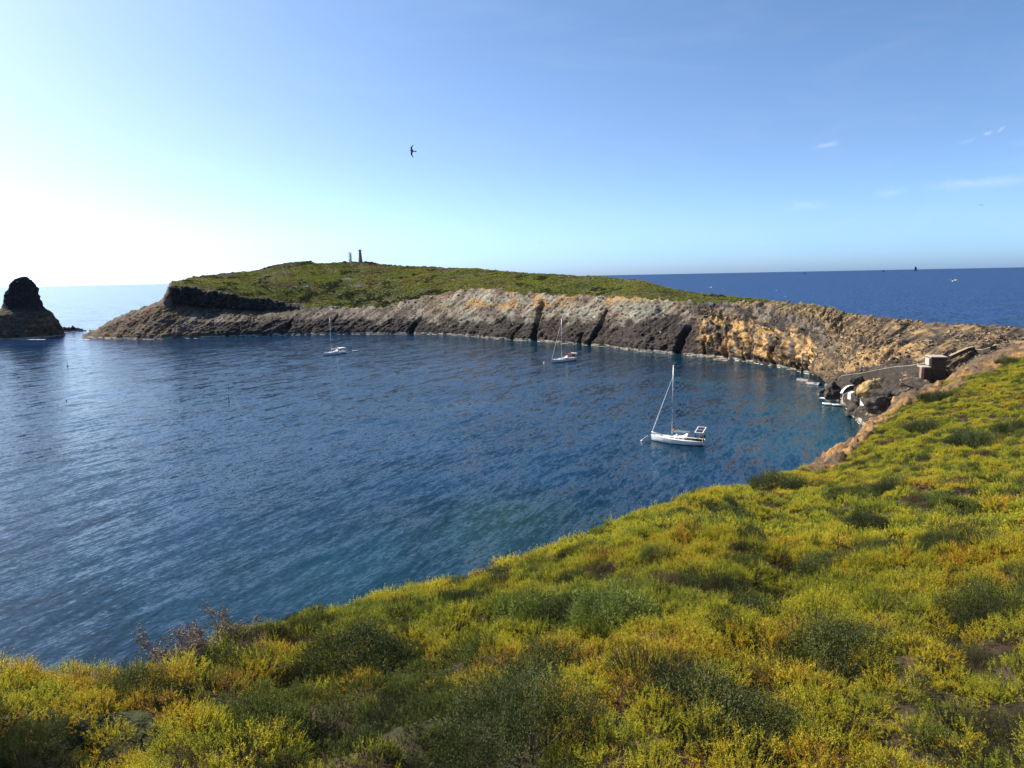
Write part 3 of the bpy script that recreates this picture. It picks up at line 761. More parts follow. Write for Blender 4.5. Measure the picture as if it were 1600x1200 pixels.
# measured limits of the near slope: range of the skyline for each bearing
def rs_of(th): return np.interp(th, [R(-60), R(-38.5), R(-32), R(-27), R(-22), R(-16), R(-10), R(-5), 0, R(5), R(10), R(14), R(17), R(20), R(22.5), R(25), R(27.5), R(31), R(36)],
                               [9, 12, 14.5, 17.5, 20, 23.5, 27.5, 32, 37, 43, 51, 60, 70, 87, 98, 112, 138, 165, 190])
DARK = [  # px, py of the foot, width px, height px, kind, label
 (548, 1062, 150, 78, 0, 'broad dark shrub with a black shaded right side, right of the dead branches'),
 (352, 1062, 110, 44, 1, 'low grey green shrub just below the bare dead branches'),
 (205, 1118, 140, 80, 0, 'dark hollow shrub near the left edge under orange tipped shoots'),
 (40, 1190, 110, 70, 2, 'dark shrub in the bottom left corner of the slope'),
 (825, 1200, 230, 135, 2, 'largest dark green shrub, filling the bottom middle of the picture'),
 (868, 1078, 130, 60, 1, 'soft grey green mound standing on top of the largest dark shrub'),
 (1125, 1165, 220, 85, 0, 'wide blackish green shrub right of the largest bottom shrub'),
 (1175, 990, 120, 62, 1, 'grey green shrub with pale bare twigs on its right'),
 (1320, 1045, 170, 62, 1, 'dull green shrub in the lower right with tangled dry stems'),
 (960, 985, 125, 58, 3, 'olive green bush under the golden patch in mid slope'),
 (842, 985, 110, 50, 3, 'olive green bush left of a taller olive bush in mid slope'),
 (898, 918, 60, 26, 1, 'small dark shrub near the skyline above the olive bushes'),
 (1355, 830, 70, 36, 1, 'neat rounded dark shrub alone on the middle of the right slope'),
 (1215, 772, 84, 30, 0, 'dark shrub on the skyline below the ochre shore rocks'),
 (1160, 842, 60, 24, 1, 'dark shrub beside the brightest yellow patch'),
 (1400, 775, 70, 28, 0, 'dark shrub with shaded foot left of the sunlit ridge'),
 (1545, 985, 150, 90, 2, 'dark shrub at the right edge of the lower slope'),
 (1510, 868, 110, 50, 0, 'dark shrub in the right middle slope above the lower edge shrub'),
 (1528, 705, 90, 26, 1, 'flat dark shrub high on the right slope'),
 (1585, 680, 70, 22, 1, 'dark shrub touching the right edge high on the slope'),
 (1445, 678, 60, 20, 1, 'small dark shrub in the far green belt below the ochre earth'),
 (1468, 628, 66, 16, 1, 'lowest far dark shrub close under the ochre earth band'),
 (1575, 572, 40, 18, 1, 'small dark shrub beside the ochre earth at the right edge'),
 (1290, 905, 90, 36, 1, 'greyish shrub in the centre right of the slope'),
 (1030, 880, 60, 26, 0, 'dark shrub among yellow shoots near the skyline centre'),
]
def build_scrub():
    items = []
    for s in range(6): items.append((*tri_plant(100 + s, 74, .50, .56, 30, .027, (.12, -.02, 0), branch=2, thick=.004, aspect=.40), M_SCRUB))     # 0-5 near
    for s in range(3): items.append((*tri_plant(200 + s, 74, .48, .50, 24, .028, (.12, 0, 0), branch=2, thick=.004, curl=.5), M_OLIVE))            # 6-8 near olive
    for s in range(3): items.append((*tri_plant(300 + s, 90, .46, .36, 5, .022, (.2, 0, 0), branch=3, thick=.004, curl=.8, spread=1.4), M_DRY))    # 9-11 near dry
    for s in range(5): items.append((*tri_plant(400 + s, 80, .55, .62, 14, .075, (.10, 0, 0), branch=0, thick=.006, aspect=.40), M_SCRUB))         # 12-16 mid
    for s in range(2): items.append((*tri_plant(500 + s, 110, .55, .58, 8, .085, (.10, 0, 0), branch=0, thick=.006, aspect=.32), M_OLIVE))         # 17-18
    for s in range(2): items.append((*tri_plant(600 + s, 90, .55, .42, 6, .075, (.10, 0, 0), branch=0, thick=.007, curl=.6, aspect=.25), M_DRY))   # 19-20
    for s in range(3): items.append((*tri_plant(700 + s, 16, .22, .62, 26, .030, (.05, 0, 0), branch=3, thick=.006, curl=.45, spread=1.1), M_SCRUB))  # 21-23 tall stalks
    for s in range(3): items.append((*tri_plant(800 + s, 420, .62, .52, 9, .024, (.06, 0, 0), branch=1, thick=.0022, curl=.35, aspect=.22, spread=1.2), M_DARK))  # 24-26 near dark
    for s in range(2): items.append((*tri_plant(850 + s, 260, .62, .50, 6, .055, (.06, 0, 0), branch=0, thick=.003, curl=.35, aspect=.24, spread=1.2, stemc=False), M_DARK))  # 27-28 mid dark
    coll = proto_collection('scrub_clump', items)
    g = np.random.default_rng(21)
    P = []
    def cells(r0, r1, sp, thmin, thmax):
        r = r0; out = []
        while r < r1:
            n = max(1, int((thmax - thmin) * r / sp))
            th = thmin + (np.arange(n) + g.uniform(0, 1, n)) / n * (thmax - thmin)
            rr = r + g.uniform(0, sp, n)
            out.append(np.stack([rr * np.sin(th), rr * np.cos(th)], 1)); r += sp
        return np.concatenate(out)
    near = cells(2.6, 26, .34, -1.25, 1.15); mid = cells(26, 215, .66, -.75, .80)
    xy = np.concatenate([near, mid]); isn = np.arange(len(xy)) < len(near)
    x, y = xy[:, 0], xy[:, 1]; r = np.hypot(x, y); th = np.arctan2(x, y)
    z = hnear(x, y)
    px, py, w = proj(np.stack([x, y, z], 1))
    jag = 13 * fbm(x * .10, y * .10, 3, 4)
    ok = (z > 1.2) & (r < rs_of(th) * 1.06 + 3)
    ok &= ~((px > 1240) & (w > 0) & (r > 60) & (py + jag < veg_edge(px) - 4) & (g.uniform(0, 1, len(x)) > .14))
    # openings in the cover
    humn = fbm(x * .72, y * .72, 3, 2); ok &= ~((humn < -.42) & (g.uniform(0, 1, len(x)) < .35))
    spots = [(ground_at(a, b), wpx * .42) for a, b, wpx, hpx, k, lb in DARK]
    for q, wpx in spots:
        rad = wpx / FPX * math.hypot(q[0], q[1]) * (math.cos(math.atan2(q[0], q[1])) ** 2); fwd = q[:2] / np.linalg.norm(q[:2])
        c = q[:2] + fwd * rad * .2
        ok &= ~(np.hypot(x - c[0], y - c[1]) < rad * .42)
    x, y, z, r, isn, px, py = [a[ok] for a in (x, y, z, r, isn, px, py)]
    n = len(x)
    dk = fbm(x * .22, y * .22, 31, 3); dr = fbm(x * .28, y * .28, 47, 3); u = g.uniform(0, 1, n)
    idx = np.where(isn, g.integers(0, 6, n), g.integers(12, 17, n))
    ol = (dk > .30 - .25 * (u > .85)); idx = np.where(ol, np.where(isn, g.integers(6, 9, n), g.integers(17, 19, n)), idx)
    dd = (dr > .38 - .2 * (u < .1)) & ~ol; idx = np.where(dd, np.where(isn, g.integers(9, 12, n), g.integers(19, 21, n)), idx)
    hn = fbm(x * .72, y * .72, 3, 2); gap_shade = (hn < -.20) & (g.uniform(0, 1, n) < .8); idx = np.where(gap_shade, np.where(isn, g.choice([6, 7, 9, 24, 25, 26], n), g.choice([17, 18, 19, 27, 28], n)), idx)  # dark plants picked for the hollows stand in for shade between hummocks
    dk2 = fbm(x * .45, y * .45, 77, 3); dkk = ((dk2 > .46) & (g.uniform(0, 1, n) < .55)) | (g.uniform(0, 1, n) < .012)
    idx = np.where(dkk, np.where(isn, g.integers(24, 27, n), g.integers(27, 29, n)), idx)
    tall = isn & (u > .965) & (r < 20); idx = np.where(tall, g.integers(21, 24, n), idx)
    sc = (.84 + .30 * fbm(x * .5, y * .5, 12, 2) + .22 * fbm(x * .72, y * .72, 3, 2)) * g.uniform(.75, 1.2, n)
    sc = np.where(isn, sc * np.interp(r, [3, 8, 26], [.62, .80, 1.0]), sc * 1.05)
    sc = np.where(dkk, sc * 1.25, sc)
    rots = np.stack([g.normal(0, .14, n) - .05, g.normal(0, .14, n) + .10, g.uniform(0, 6.28, n)], 1)
    scl = np.stack([sc, sc, sc * g.uniform(.75, 1.25, n)], 1)
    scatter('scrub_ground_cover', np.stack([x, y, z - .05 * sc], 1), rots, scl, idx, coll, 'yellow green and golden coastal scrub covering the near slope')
    # ---- the dark shrubs one can tell apart
    kinds = []
    for k, (nsh, rad, h, nl, lf, mat, br, sp) in enumerate([(2300, .62, .38, 9, .022, M_DARK, 1, 1.0), (1800, .62, .34, 9, .026, M_DARK, 1, 1.1), (3200, .62, .40, 11, .015, M_DARK, 1, .9), (1000, .58, .52, 14, .032, M_OLIVE, 1, .8)]):
        V, F, C = tri_plant(900 + k, nsh, rad, h, nl, lf, (.04, 0, 0), branch=br, thick=.0014, curl=.4, aspect=.26, spread=sp, stemc=False)
        # knock the dome into lobes
        a = fbm(V[:, 0] * 3, V[:, 1] * 3, k * 5.0, 3); V = V * (1 + .28 * a[:, None] * np.array([1, 1, 1.3]))
        fo = np_mesh('foliage', V, F, mat, smooth=False, col=C, do_link=False)
        mb = MB()
        for i in range(16):
            a = g.uniform(0, 6.28); e = g.uniform(.3, 1.2)
            d = Vector((math.cos(a) * math.cos(e), math.sin(a) * math.cos(e), math.sin(e)))
            mb.tube([d * .02, d * .15 + Vector(g.normal(0, .02, 3)), d * .28 + Vector(g.normal(0, .03, 3))], [.008, .005, .002], 4)
        br_ = mb.build('branch', M_TWIG, do_link=False)
        kinds.append((fo, br_))
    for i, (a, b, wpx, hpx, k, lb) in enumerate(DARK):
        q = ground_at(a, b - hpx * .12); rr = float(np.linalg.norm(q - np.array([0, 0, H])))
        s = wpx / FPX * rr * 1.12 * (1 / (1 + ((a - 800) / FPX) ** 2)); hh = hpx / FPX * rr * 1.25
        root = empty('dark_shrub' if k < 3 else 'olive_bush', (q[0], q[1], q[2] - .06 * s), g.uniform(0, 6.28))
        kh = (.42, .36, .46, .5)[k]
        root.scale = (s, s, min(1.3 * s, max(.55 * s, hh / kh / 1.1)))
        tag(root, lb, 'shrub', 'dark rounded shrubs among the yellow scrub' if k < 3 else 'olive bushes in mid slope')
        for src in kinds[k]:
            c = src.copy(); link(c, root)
M_TWIG = plain('grey_brown_twigs', (.17, .13, .09), .85, var=.3, scale=30)
build_scrub()

# dead branching shrub at the skyline
def dead_shrub(px, py, hpx, seed, name, label, lean=0.0, wide=1.0, leafy=True):
    q = ground_at(px, py); rr = float(np.linalg.norm(q - np.array([0, 0, H]))); Ht = hpx / FPX * rr
    g = random.Random(seed); tb = MB(); tw = MB(); lv = MB()
    def grow(p, d, L, r, lev):
        m = 4; pts = [p]; dd = d.copy()
        for i in range(m):
            dd = (dd + Vector((g.gauss(0, .22), g.gauss(0, .22), g.gauss(0, .16) + .05))).normalized()
            pts.append(pts[-1] + dd * L / m)
        (tb if lev < 2 else tw).tube(pts, [r * (1 - .5 * i / m) for i in range(m + 1)], 5 if lev < 2 else 3, cap=False)
        if lev >= 3 and leafy:
            for i in range(3):
                c = pts[g.randint(1, m)] + Vector([g.gauss(0, .012) for _ in range(3)])
                lv.add([c, c + Vector([g.gauss(0, .016) for _ in range(3)]), c + Vector([g.gauss(0, .016) for _ in range(3)])], [(0, 1, 2)])
        if lev < 4:
            for b in range(5 if lev < 2 else 4):
                t = g.uniform(.3, 1); i = min(m - 1, int(t * m)); c = pts[i].lerp(pts[i + 1], t * m - i)
                bd = (dd + Vector((g.gauss(0, .75), g.gauss(0, .75), g.gauss(.1, .45)))).normalized()
                grow(c, bd, L * g.uniform(.42, .68), r * .52, lev + 1)
    for k in range(3):
        a = k * 2.1 + g.random(); grow(Vector((0, 0, -.05)), Vector((math.cos(a) * .9 * wide + lean, math.sin(a) * .6, .8)).normalized(), Ht * .62, .022 * Ht / 1.0, 0)
    root = empty(name, q); tag(root, label, 'dead shrub')
    tb.build('trunk', M_PALE, root); tw.build('twigs', M_RTWIG, root)
    if leafy: lv.build('dry_leaves', M_RTWIG, root)
M_PALE = plain('bleached_wood', (.42, .34, .26), .8, var=.25, scale=20)
M_RTWIG = plain('reddish_dry_twigs', (.24, .18, .135), .85, var=.35, scale=25)
dead_shrub(288, 1048, 84, 4, 'dead_shrub', 'bare reddish dead shrub with a pale forked trunk, left of its twin on the skyline', -.1, 1.1)
dead_shrub(352, 1030, 72, 8, 'dead_shrub', 'bare reddish dead shrub reaching up against the water, right of its twin', .15, 1.0)
dead_shrub(232, 1062, 46, 12, 'fallen_branches', 'low tangle of bleached dead branches left of the dead shrubs', -.3, 1.6, False)

# ------------------------------------------------------------------ scrub and loose rock on the headland
def build_far_scrub():
    P, veg, T = HL['P'], HL['veg'], HL['T']
    g = np.random.default_rng(31)
    items = [(*tri_plant(1000 + s, 26, .9, .62, 4, .42, (.05, 0, 0), branch=0, aspect=.45, stemc=False, spread=1.3), M_FAR) for s in range(5)]
    items += [(*tri_plant(1050 + s, 34, .9, .75, 4, .36, (.05, 0, 0), branch=0, aspect=.45, stemc=False, spread=1.1), M_DARK) for s in range(2)] + [(*tri_plant(1060, 24, .9, .5, 4, .36, (.05, 0, 0), branch=0, aspect=.4, stemc=False, spread=1.3), M_DRY)]
    coll = proto_collection('far_clump', items)
    A = P[:-1, :-1]; B = P[:-1, 1:]; C = P[1:, :-1]
    ar = np.linalg.norm(np.cross(B - A, C - A), axis=-1) * (veg[:-1, :-1] > .5) * (T[:-1, :-1] < 7.2)
    f = ar.ravel(); n = int(min(52000, f.sum() / 1.25)); pick = g.choice(len(f), n, p=f / f.sum())
    i, j = np.unravel_index(pick, ar.shape); u, v = g.uniform(0, 1, n)[:, None], g.uniform(0, 1, n)[:, None]
    pt = A[i, j] + (B[i, j] - A[i, j]) * u + (C[i, j] - A[i, j]) * v
    s = g.uniform(.55, 1.15, n) * (1 + .5 * fbm(pt[:, 0] * .05, pt[:, 1] * .05, 2, 3)) * np.interp(np.hypot(pt[:, 0], pt[:, 1]), [280, 480], [.7, 1.0])
    pt[:, 2] -= .08
    fi = g.integers(0, 5, n); q1 = fbm(pt[:, 0] * .07, pt[:, 1] * .07, 61, 4); q2 = fbm(pt[:, 0] * .03, pt[:, 1] * .05, 71, 4); px_, py_, _ = proj(pt)
    lowf = sstep(425, 480, py_ + 12 * q2) * (1 - sstep(620, 760, px_)); hi = 1 - sstep(4, 14, py_ - np.interp(px_, [270, 400, 484, 560, 700, 900, 1000, 1090], [441, 421, 406, 408, 417, 430, 438, 458]))
    fi = np.where(q1 + .45 * lowf + g.normal(0, .12, n) > .50, g.integers(5, 7, n), fi)
    fi = np.where((q2 + .35 * hi * (px_ < 900) + .12 * lowf + g.normal(0, .15, n) > .38) & (fi < 5), 7, fi)
    s = s * np.where((fi == 5) | (fi == 6), 1.25, 1.0)
    scatter('headland_scrub', pt, np.stack([g.normal(0, .15, n), g.normal(0, .15, n), g.uniform(0, 6.28, n)], 1), np.stack([s, s, s * g.uniform(.6, 1.2, n)], 1), fi, coll,
            'green scrub carpeting the top of the headland')
    # rubble of broken rock
    def rock(seed, fl=.7):
        V = []; rr = np.random.default_rng(seed); nn = 26
        k = np.arange(nn) + .5; ph = np.arccos(1 - 2 * k / nn); t = math.pi * (1 + 5 ** .5) * k
        V = np.stack([np.cos(t) * np.sin(ph), np.sin(t) * np.sin(ph) * .8, np.cos(ph) * fl], 1) * rr.uniform(.7, 1.15, nn)[:, None]
        import bmesh
        bm = bmesh.new(); [bm.verts.new(v) for v in V]; bmesh.ops.convex_hull(bm, input=bm.verts); bmesh.ops.triangulate(bm, faces=bm.faces)
        loose = [v for v in bm.verts if not v.link_faces]; bmesh.ops.delete(bm, geom=loose, context='VERTS')
        bm.verts.index_update(); F = [[v.index for v in f.verts] for f in bm.faces]; V = [v.co[:] for v in bm.verts]; bm.free()
        return np.array(V), np.array(F)
    m, nn, l, p = mat_new('loose_rock')
    pos = geo_pos(nn); oi = nn.new('ShaderNodeObjectInfo').outputs['Random']
    nz = noise_n(nn, l, 3.0, 5, .65, pos); big = noise_n(nn, l, .05, 3, .5, pos)
    h = math_n(nn, l, 'ADD', math_n(nn, l, 'MULTIPLY', oi, .6), math_n(nn, l, 'MULTIPLY', big, .5))
    c = ramp_n(nn, l, h, [(.15, (.050, .042, .036)), (.50, (.085, .066, .050)), (.62, (.20, .14, .075)), (.8, (.34, .23, .11))])
    l.new(mix_rgb(nn, l, c, ramp_n(nn, l, nz, [(.3, .6), (.7, 1.35)]), 1.0, 'MULTIPLY'), p.inputs['Base Color'])
    l.new(bump_n(nn, l, nz, .8, .25), p.inputs['Normal']); p.inputs['Roughness'].default_value = .92
    its = []
    for s in range(6):
        V, F = rock(50 + s, .55 + .05 * s); its.append((V, F, np.ones((len(V), 3)), m))
    coll = proto_collection('loose_rock', its)
    K = HL['K']
    wgt = sstep(1190, 1300, K) * (T > 1.05) * (T < 6.3) * (1 - .85 * ((T > 2.0) & (T < 3.6) & (K < 1290)))
    wgt = np.maximum(wgt, .10 * (K > 150) * (K < 1200) * (T > 1.0) * (T < 3.2) * (HL['veg'] < .3))
    wgt = np.maximum(wgt, .5 * (K > 1080) * (T > 2.6) * (T < 3.6))
    wgt = wgt * (fbm(HL['S'] * .08, T * 2.5, 5, 3) > .02)
    ar = np.linalg.norm(np.cross(B - A, C - A), axis=-1) * wgt[:-1, :-1]
    f = ar.ravel(); n = 8500; pick = g.choice(len(f), n, p=f / f.sum())
    i, j = np.unravel_index(pick, ar.shape); u, v = g.uniform(0, 1, n)[:, None], g.uniform(0, 1, n)[:, None]
    pt = A[i, j] + (B[i, j] - A[i, j]) * u + (C[i, j] - A[i, j]) * v
    s = .18 + .70 * g.beta(1.0, 5.5, n) * 1.7
    s = s * np.where(K[i, j] < 1150, 1.25, 1.0)
    scatter('rock_rubble', pt, g.uniform(0, 6.28, (n, 3)) * np.array([.12, .12, 1]) , np.stack([s * g.uniform(.8, 1.5, n), s, s * g.uniform(.5, .9, n)], 1), g.integers(0, 6, n), coll, 'broken dark and ochre rock strewn over the neck of land')
    # rubble and small shrubs on the bare earth edge of the near slope
    n = 60000; th = g.uniform(R(22), R(40), n); r = g.uniform(95, 215, n); x, y = r * np.sin(th), r * np.cos(th); z = hnear(x, y); px, py, w = proj(np.stack([x, y, z], 1))
    e = veg_edge(px); ok = (py < e - 2) & (py > e - 60) & (z > .3) & (r < rs_of(th) * 1.05 + 6) & (g.uniform(0, 1, n) < .09 + .22 * (py < e - 12)) & (px < 1640)
    x, y, z = x[ok], y[ok], z[ok]; n = len(x); s = .12 + .6 * g.beta(1.1, 4.5, n)
    scatter('slope_rubble', np.stack([x, y, z], 1), g.uniform(0, 6.28, (n, 3)) * np.array([.12, .12, 1]), np.stack([s * 1.2, s, s * .7], 1), g.integers(0, 6, n), coll, 'small stones on the bare ochre earth')
    return m, rock
M_LOOSE, rock_shape = build_far_scrub()
# ------------------------------------------------------------------ common paints
M_GEL = plain('white_gelcoat', (.80, .80, .78), .25, var=.04)
M_DECK = plain('off_white_deck', (.74, .72, .66), .55, var=.06)
M_DARKGL = plain('smoked_glass', (.02, .022, .026), .12, var=.1)
M_ALU = plain('mast_aluminium', (.62, .62, .62), .38, metal=.55, var=.08)
M_STEEL = plain('stainless_steel', (.55, .55, .55), .3, metal=.8, var=.1)
M_CREAM = plain('cream_sailcloth', (.66, .60, .48), .85, var=.15, scale=4)
M_TAN = plain('tan_canvas', (.40, .26, .14), .9, var=.2)
M_WHITEC = plain('white_sailcloth', (.78, .78, .76), .8, var=.08)
M_NAVY = plain('navy_canvas', (.02, .028, .06), .85, var=.2)
M_BLACK = plain('black_rubber', (.015, .015, .017), .6, var=.2)
M_RED = plain('burgundy_canvas', (.20, .035, .025), .85, var=.2)
M_BOOT = plain('dark_bootstripe', (.03, .045, .06), .4, var=.2)
M_PANEL = plain('solar_cells', (.012, .016, .03), .6, var=.2)
M_TEAK = plain('teak', (.30, .18, .09), .7, var=.25, scale=12)
M_LIME = plain('weathered_limewash', (.40, .36, .29), .9, var=.25, scale=1.5, bump=.03)
M_PATHC = plain('sandy_coping', (.40, .32, .20), .9, var=.2)
M_WHITEP = plain('white_paint', (.80, .79, .76), .7, var=.08)
def stone_mat(name, a, b, sc=2.2):
    m, n, l, p = mat_new(name)
    pos = geo_pos(n)
    v = n.new('ShaderNodeTexVoronoi'); v.feature = 'DISTANCE_TO_EDGE'; v.inputs['Scale'].default_value = sc; l.new(pos, v.inputs['Vector'])
    v2 = n.new('ShaderNodeTexVoronoi'); v2.inputs['Scale'].default_value = sc; l.new(pos, v2.inputs['Vector'])
    e = ramp_n(n, l, v.outputs['Distance'], [(.0, 0.0), (.09, 1.0)])
    c = mix_rgb(n, l, a, b, v2.outputs['Color'])
    l.new(mix_rgb(n, l, tuple(t * .45 for t in a), c, e), p.inputs['Base Color'])
    l.new(bump_n(n, l, e, .8, .06), p.inputs['Normal']); p.inputs['Roughness'].default_value = .92
    return m
M_STONE = stone_mat('dark_rubble_stone', (.045, .038, .033), (.085, .07, .055))
M_STONE2 = stone_mat('brown_tower_stone', (.26, .16, .12), (.42, .30, .22), 1.6)

# ------------------------------------------------------------------ sea stack and reef on the left
def dark_rock_cols(V, seed, base=(.040, .035, .034), low=(.12, .09, .06), zl=22):
    x, y, z = V.T
    c = np.zeros((len(V), 3)) + np.array(base)
    n1 = fbm(x * .12, y * .12, z * .2 + seed, 4); n2 = fbm(x * .4, y * .3, z * .5 + seed, 3)
    c = mixc(c, low, (1 - sstep(zl - 5, zl + 2, z + 6 * n1)) * .75)
    c = mixc(c, [.20, .135, .07], (1 - sstep(zl - 8, zl, z)) * sstep(.05, .35, n1 + .5 * n2) * .8)
    c = mixc(c, [.035, .03, .03], sstep(.1, .35, n2) * .7)
    c = mixc(c, [.45, .42, .36], (z > .1) * (1 - sstep(.7, 1.0, z)) * .85)
    return np.clip(c, 0, 1)
M_BASALT = rock_mat('dark_volcanic_rock', fine=1.2, amt=.5, bumpd=.5)
def build_stack():
    rc = math.hypot(*sea(30, 529.5)[:2]) + 19
    prof = [(433.2, 32, 41), (434.5, 28, 43), (437, 24, 45.5), (442, 19, 50), (446, 17, 53.5), (452, 14.5, 57), (458, 10, 58.5), (461, 8.5, 59.5), (470, 7.5, 62.5), (477, 7, 65), (481, 4, 66.5), (484.5, -4, 68.5),
            (487, -16, 73), (491, -28, 78), (500, -38, 82.5), (503, -42, 88), (510, -48, 92), (520, -54, 96), (528, -58, 99)]
    rings = []; nseg = 150
    zs = []; A = []; cx = []
    for (y, xl, xr) in prof:
        c = at((xl + xr) / 2, y, rc); zs.append(c[2]); A.append((xr - xl) / 2 / FPX * rc * (.62 if y < 484 else .67)); cx.append((c[0], c[1]))
    zs.append(-4); A.append(A[-1] * 1.05); cx.append(cx[-1])
    zs, A, cx = np.array(zs), np.array(A), np.array(cx)
    zz = np.linspace(zs[0], zs[-1], 110); o = np.argsort(zs)
    a = np.interp(zz, zs[o], A[o]); X = np.interp(zz, zs[o], cx[o, 0]); Y = np.interp(zz, zs[o], cx[o, 1])
    th = np.linspace(0, 2 * math.pi, nseg, endpoint=False)
    Th, Z = np.meshgrid(th, zz); Aa = a[:, None]
    dirr = np.array([X[0], Y[0]]) / np.hypot(X[0], Y[0]); side = np.array([dirr[1], -dirr[0]])
    col = ridge(np.cos(Th) * 3.2, np.sin(Th) * 3.2, Z * .02, 3) * .9 + ridge(np.cos(Th) * Aa * .18, np.sin(Th) * Aa * .18, Z * .22, 3) * .8
    lowr = 1 - sstep(16, 22, Z)
    q = np.cos(Th) * Aa + Z * 1.4
    col = col * (1 - .5 * lowr) + lowr * (ridge(q * .14, Z * .05 + Th, 3, 3) * 1.2)
    rad = Aa * 1.0 + ((col - .7) * .95 + .5 * ridge(np.cos(Th) * Aa * .5, np.sin(Th) * Aa * .5, Z * .45, 2)) * np.clip(Aa / 6, .35, 1)
    sq = (np.abs(np.cos(Th)) ** 2.6 + np.abs(np.sin(Th)) ** 2.6) ** (-1 / 2.6)
    lx, ly = np.cos(Th) * rad * sq, np.sin(Th) * rad * sq * .68
    V = np.stack([X[:, None] + side[0] * lx + dirr[0] * ly, Y[:, None] + side[1] * lx + dirr[1] * ly, Z + .5 * fbm(lx * .3, ly * .3, Z * .3, 3)], -1).reshape(-1, 3)
    F = grid_faces(len(zz), nseg, True)
    V = np.concatenate([V, [[X[0], Y[0], zz[0] + .6]]]); F = np.concatenate([F, [[(k + 1) % nseg, k, len(V) - 1, len(V) - 1] for k in range(nseg)]])
    F = F[:, ::-1]
    top = F[-nseg:, 1:]; 
    me_f = [tuple(int(q) for q in f) for f in F[:-nseg]] + [tuple(int(q) for q in f) for f in top]
    o = np_mesh('sea_stack', V, F[:-nseg], M_BASALT, col=dark_rock_cols(V, 3, zl=20))
    # cap as its own fan inside the same mesh
    import bmesh
    bm = bmesh.new(); bm.from_mesh(o.data); bm.verts.ensure_lookup_table()
    for k in range(nseg):
        try: bm.faces.new((bm.verts[k], bm.verts[(k + 1) % nseg], bm.verts[len(V) - 1])).smooth = True
        except ValueError: pass
    bmesh.ops.recalc_face_normals(bm, faces=bm.faces); bm.to_mesh(o.data); bm.free()
    tag(o, 'tall dark volcanic sea stack with a rounded top standing at the left edge', 'rock stack')
def ridge_rock(name, pts, wid, hts, seed, label, mat=None, cat='rock', cfun=None):
    """a low rock following sea points, with an uneven back"""
    pts = np.array(pts, float); n = 90; m = 22
    t = np.linspace(0, 1, n); s = np.linspace(0, 1, len(pts))
    c = np.stack([np.interp(t, s, pts[:, k]) for k in range(2)], 1); h = np.interp(t, np.linspace(0, 1, len(hts)), hts); w = np.interp(t, np.linspace(0, 1, len(wid)), wid)
    d = np.gradient(c, axis=0); d /= np.linalg.norm(d, axis=1)[:, None]; nn = np.stack([-d[:, 1], d[:, 0]], 1)
    ph = np.linspace(-.25, math.pi + .25, m)
    X = c[:, None, :] + nn[:, None, :] * (np.cos(ph)[None, :, None] * w[:, None, None])
    Z = np.sin(ph)[None] * h[:, None]
    r = fbm(X[..., 0] * .35, X[..., 1] * .35, Z * .4 + seed, 4)
    Z = Z * (1 + .5 * r) + .25 * r * h[:, None]
    V = np.stack([X[..., 0], X[..., 1], Z], -1).reshape(-1, 3)
    col = dark_rock_cols(V, seed, zl=-10) if cfun is None else cfun(V)
    o = np_mesh(name, V, grid_faces(n, m), mat or M_BASALT, col=col)
    return tag(o, label, cat)
build_stack()
ridge_rock('reef', [sea(84, 519), sea(100, 518), sea(118, 517.2), sea(134, 516.8)], [5, 4, 3, 1], [5, 3.2, 2.8, .5], 5, 'low dark reef trailing right from the foot of the sea stack')
ridge_rock('reef', [sea(84, 525), sea(97, 524)], [1.5, 1], [1.1, .6], 6, 'small dark rock just in front of the trailing reef')

